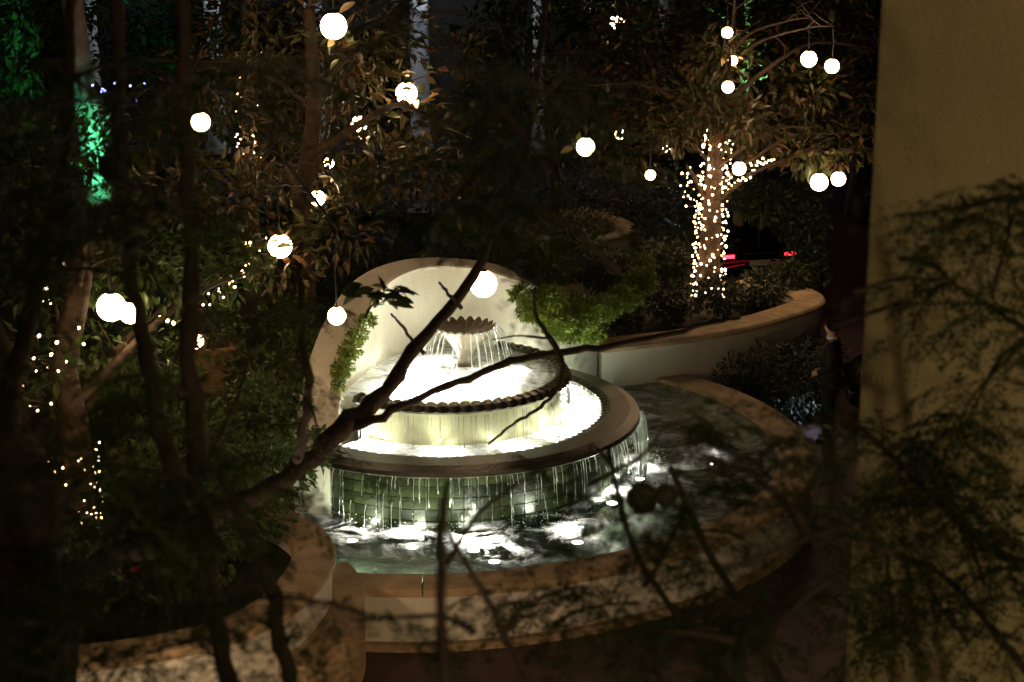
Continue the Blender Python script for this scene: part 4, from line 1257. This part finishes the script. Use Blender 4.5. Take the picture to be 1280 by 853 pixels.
# ================================================================== near trees with feathery fronds
def frond_mesh(seed, L=0.36, pairs=11, lp=8):
    rs = np.random.default_rng(seed)
    V, Fc = [], []
    def leaflet(p, d, n_, s, w):
        b = len(V)
        side = np.cross(d, n_); side /= np.linalg.norm(side) + 1e-9
        V.extend([p, p + d * s * 0.5 + side * w, p + d * s, p + d * s * 0.5 - side * w])
        Fc.extend([(b, b + 1, b + 2), (b, b + 2, b + 3)])
    droop = rs.uniform(0.15, 0.5)
    def rach(t):
        return np.array([0.03 * math.sin(t * 3) * rs.uniform(0.9, 1.1), t * L * (1 - 0.15 * droop * t), -droop * L * t * t])
    pts = [rach(t) for t in np.linspace(0, 1, 8)]
    for a, b_ in zip(pts, pts[1:]):
        b = len(V); w = 0.0022
        V.extend([a + [w, 0, 0], a - [w, 0, 0], b_ - [w, 0, 0], b_ + [w, 0, 0]])
        Fc.extend([(b, b + 1, b + 2), (b, b + 2, b + 3)])
    for i in range(pairs):
        t = 0.14 + 0.86 * i / (pairs - 1)
        p = rach(t)
        ln = L * 0.30 * math.sin(math.pi * (0.18 + 0.72 * t)) * rs.uniform(0.8, 1.1) + 0.02
        for s in (-1, 1):
            if rs.random() < 0.1: continue
            d = np.array([s * (0.85 + rs.normal(0, 0.1)), 0.5 + rs.normal(0, 0.2), -0.3 + rs.normal(0, 0.25)]); d /= np.linalg.norm(d)
            for q in range(lp):
                u = (q + 0.6) / lp
                pp = p + d * ln * u + np.array([0, 0, -0.25 * ln * u * u])
                fw = np.array([-d[1] * s, d[0] * s, 0.0])
                for e in (-1, 1):
                    if rs.random() < 0.14: continue
                    ld = fw * e + d * 0.45; ld /= np.linalg.norm(ld)
                    leaflet(pp, ld, np.array([0, 0, 1.0]) + rs.normal(0, 0.45, 3), 0.018 * rs.uniform(0.65, 1.3), 0.0046)
    me = np_mesh('frond', np.array(V), np.array(Fc))
    me.materials.append(M['frond'])
    return me
FR = [frond_mesh(s, 0.30 + 0.03 * s) for s in range(5)]

def px_path(lst):
    P, Rr = [], []
    for (x, y, Y, r) in lst:
        p = at_y(x, y, Y)
        P.append(tuple(p) + (r * depth(p) / F,))
    sm = smooth_curve(P, 6)
    return [Vector(s[:3]) for s in sm], [max(0.003, float(s[3])) for s in sm]

def near_tree(name, label, root, stems, regions, group):
    t = empty(name, root, label, 'tree', group)
    allp = []
    for j, (nm, lst, down) in enumerate(stems):
        P, Rr = px_path(lst)
        if down:                                     # carry the stem on to the foot of the tree below the frame
            end = P[-1]
            ext = [end, end.lerp(root, 0.35) + Vector((0, 0, -0.5)), end.lerp(root, 0.75), Vector((root.x, root.y, 0))]
            ex = smooth_curve([tuple(e) for e in ext], 5)[1:]
            P += [Vector(e) for e in ex]
            Rr += [Rr[-1] * (1 + 0.6 * (i + 1) / len(ex)) for i in range(len(ex))]
        # gentle unevenness
        Rr = [r * random.uniform(0.86, 1.14) for r in Rr]
        P = [p + Vector((random.gauss(0, .25), random.gauss(0, .25), random.gauss(0, .25))) * r for p, r in zip(P, Rr)]
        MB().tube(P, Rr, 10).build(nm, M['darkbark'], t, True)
        if nm != 'shoot': allp += P
    tw = MB()
    for (cx, cy, rx, ry, Y, n, dY) in regions:
        ntw = max(2, n // 7)
        for w in range(ntw):
            c = at_y(cx + random.uniform(-1, 1) * rx * 0.7, cy + random.uniform(-1, 1) * ry * 0.7, Y + random.uniform(-dY, dY))
            nearest = min(allp, key=lambda p: (p - c).length)
            d = (c - nearest)
            if d.length > 0.8:
                d = Vector((random.uniform(-.28, .28), random.uniform(-.15, .15), random.uniform(-.02, .18)))
            if d.length < 0.15:
                d = Vector((random.uniform(-.4, .4), random.uniform(-.3, .3), random.uniform(-.1, .3)))
            bp = branch_path(c - d, c + d.normalized() * 0.12, 0.08, 0.08, 4)
            tw.tube(bp, taper(0.011, 0.0025, len(bp)), 5)
            for q in range(max(1, n // ntw)):
                p = bp[random.randint(len(bp) // 2, len(bp) - 1)] + Vector((random.gauss(0, .03), random.gauss(0, .03), random.gauss(0, .03)))
                a = random.uniform(0, 2 * math.pi)
                D = np.array([[math.cos(a), math.sin(a) * 0.7, random.uniform(-0.55, 0.35)]])
                Rm = rot_frames(D, np.array([random.uniform(-.6, .6)]))[0]
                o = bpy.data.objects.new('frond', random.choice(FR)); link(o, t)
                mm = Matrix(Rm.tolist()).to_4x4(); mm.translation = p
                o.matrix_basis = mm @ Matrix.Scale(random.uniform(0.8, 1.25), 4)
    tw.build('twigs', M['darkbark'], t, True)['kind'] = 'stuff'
    return t

jl = near_tree('feathery_tree', 'near feathery-leaved tree whose dark limb crosses in front of the fountain', Vector((-2.3, 6.4, 0)), [
    ('trunk', [(-60, 330, 7.0, 34), (-25, 500, 6.9, 48), (5, 640, 6.8, 58), (15, 760, 6.7, 66), (15, 900, 6.6, 74)], True),
    ('limb', [(690, -60, 13, 3.92), (672, 90, 12.7, 4.58), (650, 210, 12.4, 5.23), (600, 328, 12, 6.54), (520, 437, 11.7, 8.17), (440, 528, 11.3, 11.11), (335, 610, 10.6, 12.42), (230, 665, 9.5, 14.38), (100, 715, 8.0, 18.3), (10, 760, 7.0, 22.22)], False),
    ('limb', [(925, 398, 10.4, 1.63), (890, 404, 10.5, 2.94), (810, 424, 10.8, 3.92), (720, 439, 11.0, 4.58), (640, 452, 11.1, 4.9), (560, 482, 11.2, 4.58), (500, 510, 11.3, 5.23), (430, 540, 11.3, 6.54)], False),
    ('twig', [(668, 360, 10.9, 1.44), (670, 395, 10.95, 2.29), (689, 424, 11, 3.27), (701, 446, 11, 3.59), (704, 464, 11, 2.94), (696, 487, 11, 2.61), (672, 511, 11, 2.29), (641, 531, 11, 1.96), (610, 556, 11, 1.44)], False),
    ('twig', [(489, 392, 11.6, 1.31), (500, 405, 11.6, 1.7), (519, 430, 11.7, 2.6), (530, 443, 11.7, 3)], False),
    ('twig', [(549, 352, 11.8, 1.31), (561, 368, 11.8, 2.2), (577, 384, 11.85, 2.6)], False),
    ('twig', [(690, 424, 10.9, 1.96), (650, 420, 10.8, 1.31), (615, 425, 10.6, 0.78)], False),
    ('stem', [(226, -40, 5.6, 9), (231, 150, 5.5, 9), (236, 330, 5.4, 10), (240, 500, 5.3, 13), (252, 650, 5.2, 13), (270, 760, 5.1, 13), (290, 890, 5.0, 13)], True),
    ('stem', [(146, -40, 6, 8), (150, 150, 6, 8), (160, 300, 6, 8), (178, 430, 6, 9), (205, 560, 5.8, 10), (245, 690, 5.4, 10)], False),
    ('stem', [(90, -40, 6.6, 7), (85, 120, 6.6, 7), (70, 260, 6.6, 8), (30, 430, 6.7, 12), (0, 600, 6.8, 16)], False),
    ('stem', [(270, 560, 6, 5), (290, 630, 6, 7), (330, 720, 6, 9), (350, 790, 5.9, 10), (370, 900, 5.8, 11)], True),
    ('stem', [(375, 330, 8.5, 4), (378, 420, 8.4, 5), (385, 500, 8.6, 6), (372, 575, 9.8, 7)], False),
    ('shoot', [(560, 600, 3.9, 3), (552, 650, 3.8, 6), (551, 740, 3.7, 7), (556, 900, 3.6, 8)], True),
    ('shoot', [(553, 655, 3.8, 4), (582, 705, 4.0, 4), (622, 775, 4.4, 4), (678, 900, 4.8, 5)], True),
], [
    (110, 110, 150, 130, 5.6, 34, 1.0), (60, 330, 100, 120, 5.6, 24, .8), (200, 330, 130, 120, 5.2, 22, 1.0), (180, 520, 120, 100, 5.0, 24, 1.2), (120, 690, 150, 120, 4.6, 36, 1.0), (60, 810, 120, 80, 4.4, 20, .7), (230, 800, 90, 40, 4.8, 16, .6),
    (330, 90, 110, 90, 6.2, 14, 1.2), (600, 240, 90, 70, 4.6, 26, .8), (655, 110, 80, 90, 6, 16, 1.5), (560, 60, 70, 60, 6, 10, 1.2), (400, 545, 70, 40, 8.5, 10, 1.0), (330, 420, 70, 70, 7, 10, 1),
    (430, 770, 60, 40, 4.6, 7, .6), (720, 740, 100, 45, 5.0, 15, .8)], 'feathery-leaved trees close to the balcony')
jc = near_tree('feathery_tree', 'near feathery-leaved tree with dangling round pods before the pool rim', Vector((1.2, 6.2, 0)), [
    ('stem', [(838, 585, 7, 3.5), (870, 660, 7, 4.5), (905, 720, 7, 5), (945, 790, 6.8, 5.5), (1000, 900, 6.6, 7)], True),
    ('stem', [(760, 560, 6.6, 3), (790, 680, 6.5, 4), (860, 790, 6.4, 5), (950, 900, 6.3, 7)], True),
], [(700, 600, 50, 25, 5.4, 5, .6), (850, 570, 70, 40, 5.4, 10, .6), (925, 620, 60, 50, 5.2, 12, .8), (860, 700, 120, 50, 5.2, 13, .8), (830, 790, 140, 50, 4.8, 12, .6), (1030, 700, 45, 80, 4.8, 10, .6), (980, 810, 100, 50, 4.6, 8, .5)], 'feathery-leaved trees close to the balcony')
jr = near_tree('feathery_tree', 'near feathery-leaved tree whose fronds hang before the ochre wall', Vector((3.3, 5.8, 0)), [
    ('stem', [(1045, 510, 6.2, 2.5), (1110, 565, 6.1, 4), (1170, 625, 6.0, 5), (1230, 680, 5.9, 6), (1330, 730, 5.8, 8)], True),
    ('stem', [(1120, 322, 6.1, 1.5), (1160, 330, 6.0, 2), (1215, 370, 5.9, 2.5), (1330, 440, 5.8, 4)], True),
    ('stem', [(1120, 270, 5.8, 2), (1190, 262, 5.7, 3), (1250, 250, 5.7, 3.5), (1330, 240, 5.7, 4.5)], True),
    ('stem', [(1110, 690, 6.2, 2), (1180, 720, 6.0, 3), (1250, 800, 5.8, 5), (1330, 900, 5.7, 8)], True),
], [(1225, 262, 65, 28, 5.7, 34, .3), (1165, 345, 30, 35, 6.0, 6, .2), (1195, 395, 40, 18, 5.8, 4, .2), (1225, 530, 60, 30, 5.9, 16, .2), (1130, 590, 60, 50, 6.1, 20, .3), (1235, 640, 50, 50, 5.9, 20, .2), (1120, 700, 50, 50, 6.2, 14, .3), (1215, 710, 60, 30, 5.8, 10, .3), (1105, 810, 40, 50, 6.1, 9, .3), (1262, 790, 20, 40, 5.6, 4, .2)], 'feathery-leaved trees close to the balcony')

# dangling round seed pods
def pod(px, py, Y, rpx, par, stem_len=0.12):
    c = at_y(px, py, Y); r = rpx * depth(c) / F
    n, m_ = 20, 10
    vs, fs = [], []
    mb = MB()
    prof = [(math.sin(t) * (1 + 0.05 * math.sin(5 * t)), -math.cos(t)) for t in np.linspace(0, math.pi, 12)]
    mb.lathe([(r * a, r * b) for a, b in prof], 18)
    for i, v in enumerate(mb.v):
        w = 1 + 0.07 * math.sin(7 * math.atan2(v[1], v[0]) + 4 * v[2] / r)
        mb.v[i] = (c.x + v[0] * w, c.y + v[1] * 0.45, c.z + v[2] * w)
    mb.tube([c + Vector((0, 0, r * 0.9)), c + Vector((0.01, 0, r + stem_len * 0.5)), c + Vector((0.03, 0.01, r + stem_len))], 0.004, 5)
    mb.build('seed_pod', M['pod'], par, True)
pod(142, 210, 6.0, 20, jl); pod(803, 623, 6.9, 20, jc); pod(832, 619, 7.0, 15, jc); pod(855, 655, 7.0, 9, jc)
# the sharp sprig of broad leaves on the limb before the arched wall
sl = big_leaf_mesh('leaf', M['hedge'])
for i in range(26):
    c = at_y(random.gauss(478, 13), random.gauss(366, 9), 11.6 + random.uniform(-.15, .15))
    a = random.uniform(-0.5, math.pi + 0.5)
    D = np.array([[math.cos(a) * 0.9 + 0.25, random.uniform(-.5, .5), -abs(math.sin(a)) * 0.6 + 0.15]])
    Rm = rot_frames(D, np.array([random.uniform(-.8, .8)]))[0]
    o = bpy.data.objects.new('leaf', sl); link(o, jl)
    mm = Matrix(Rm.tolist()).to_4x4(); mm.translation = c
    o.matrix_basis = mm @ Matrix.Scale(random.uniform(0.12, 0.19), 4)
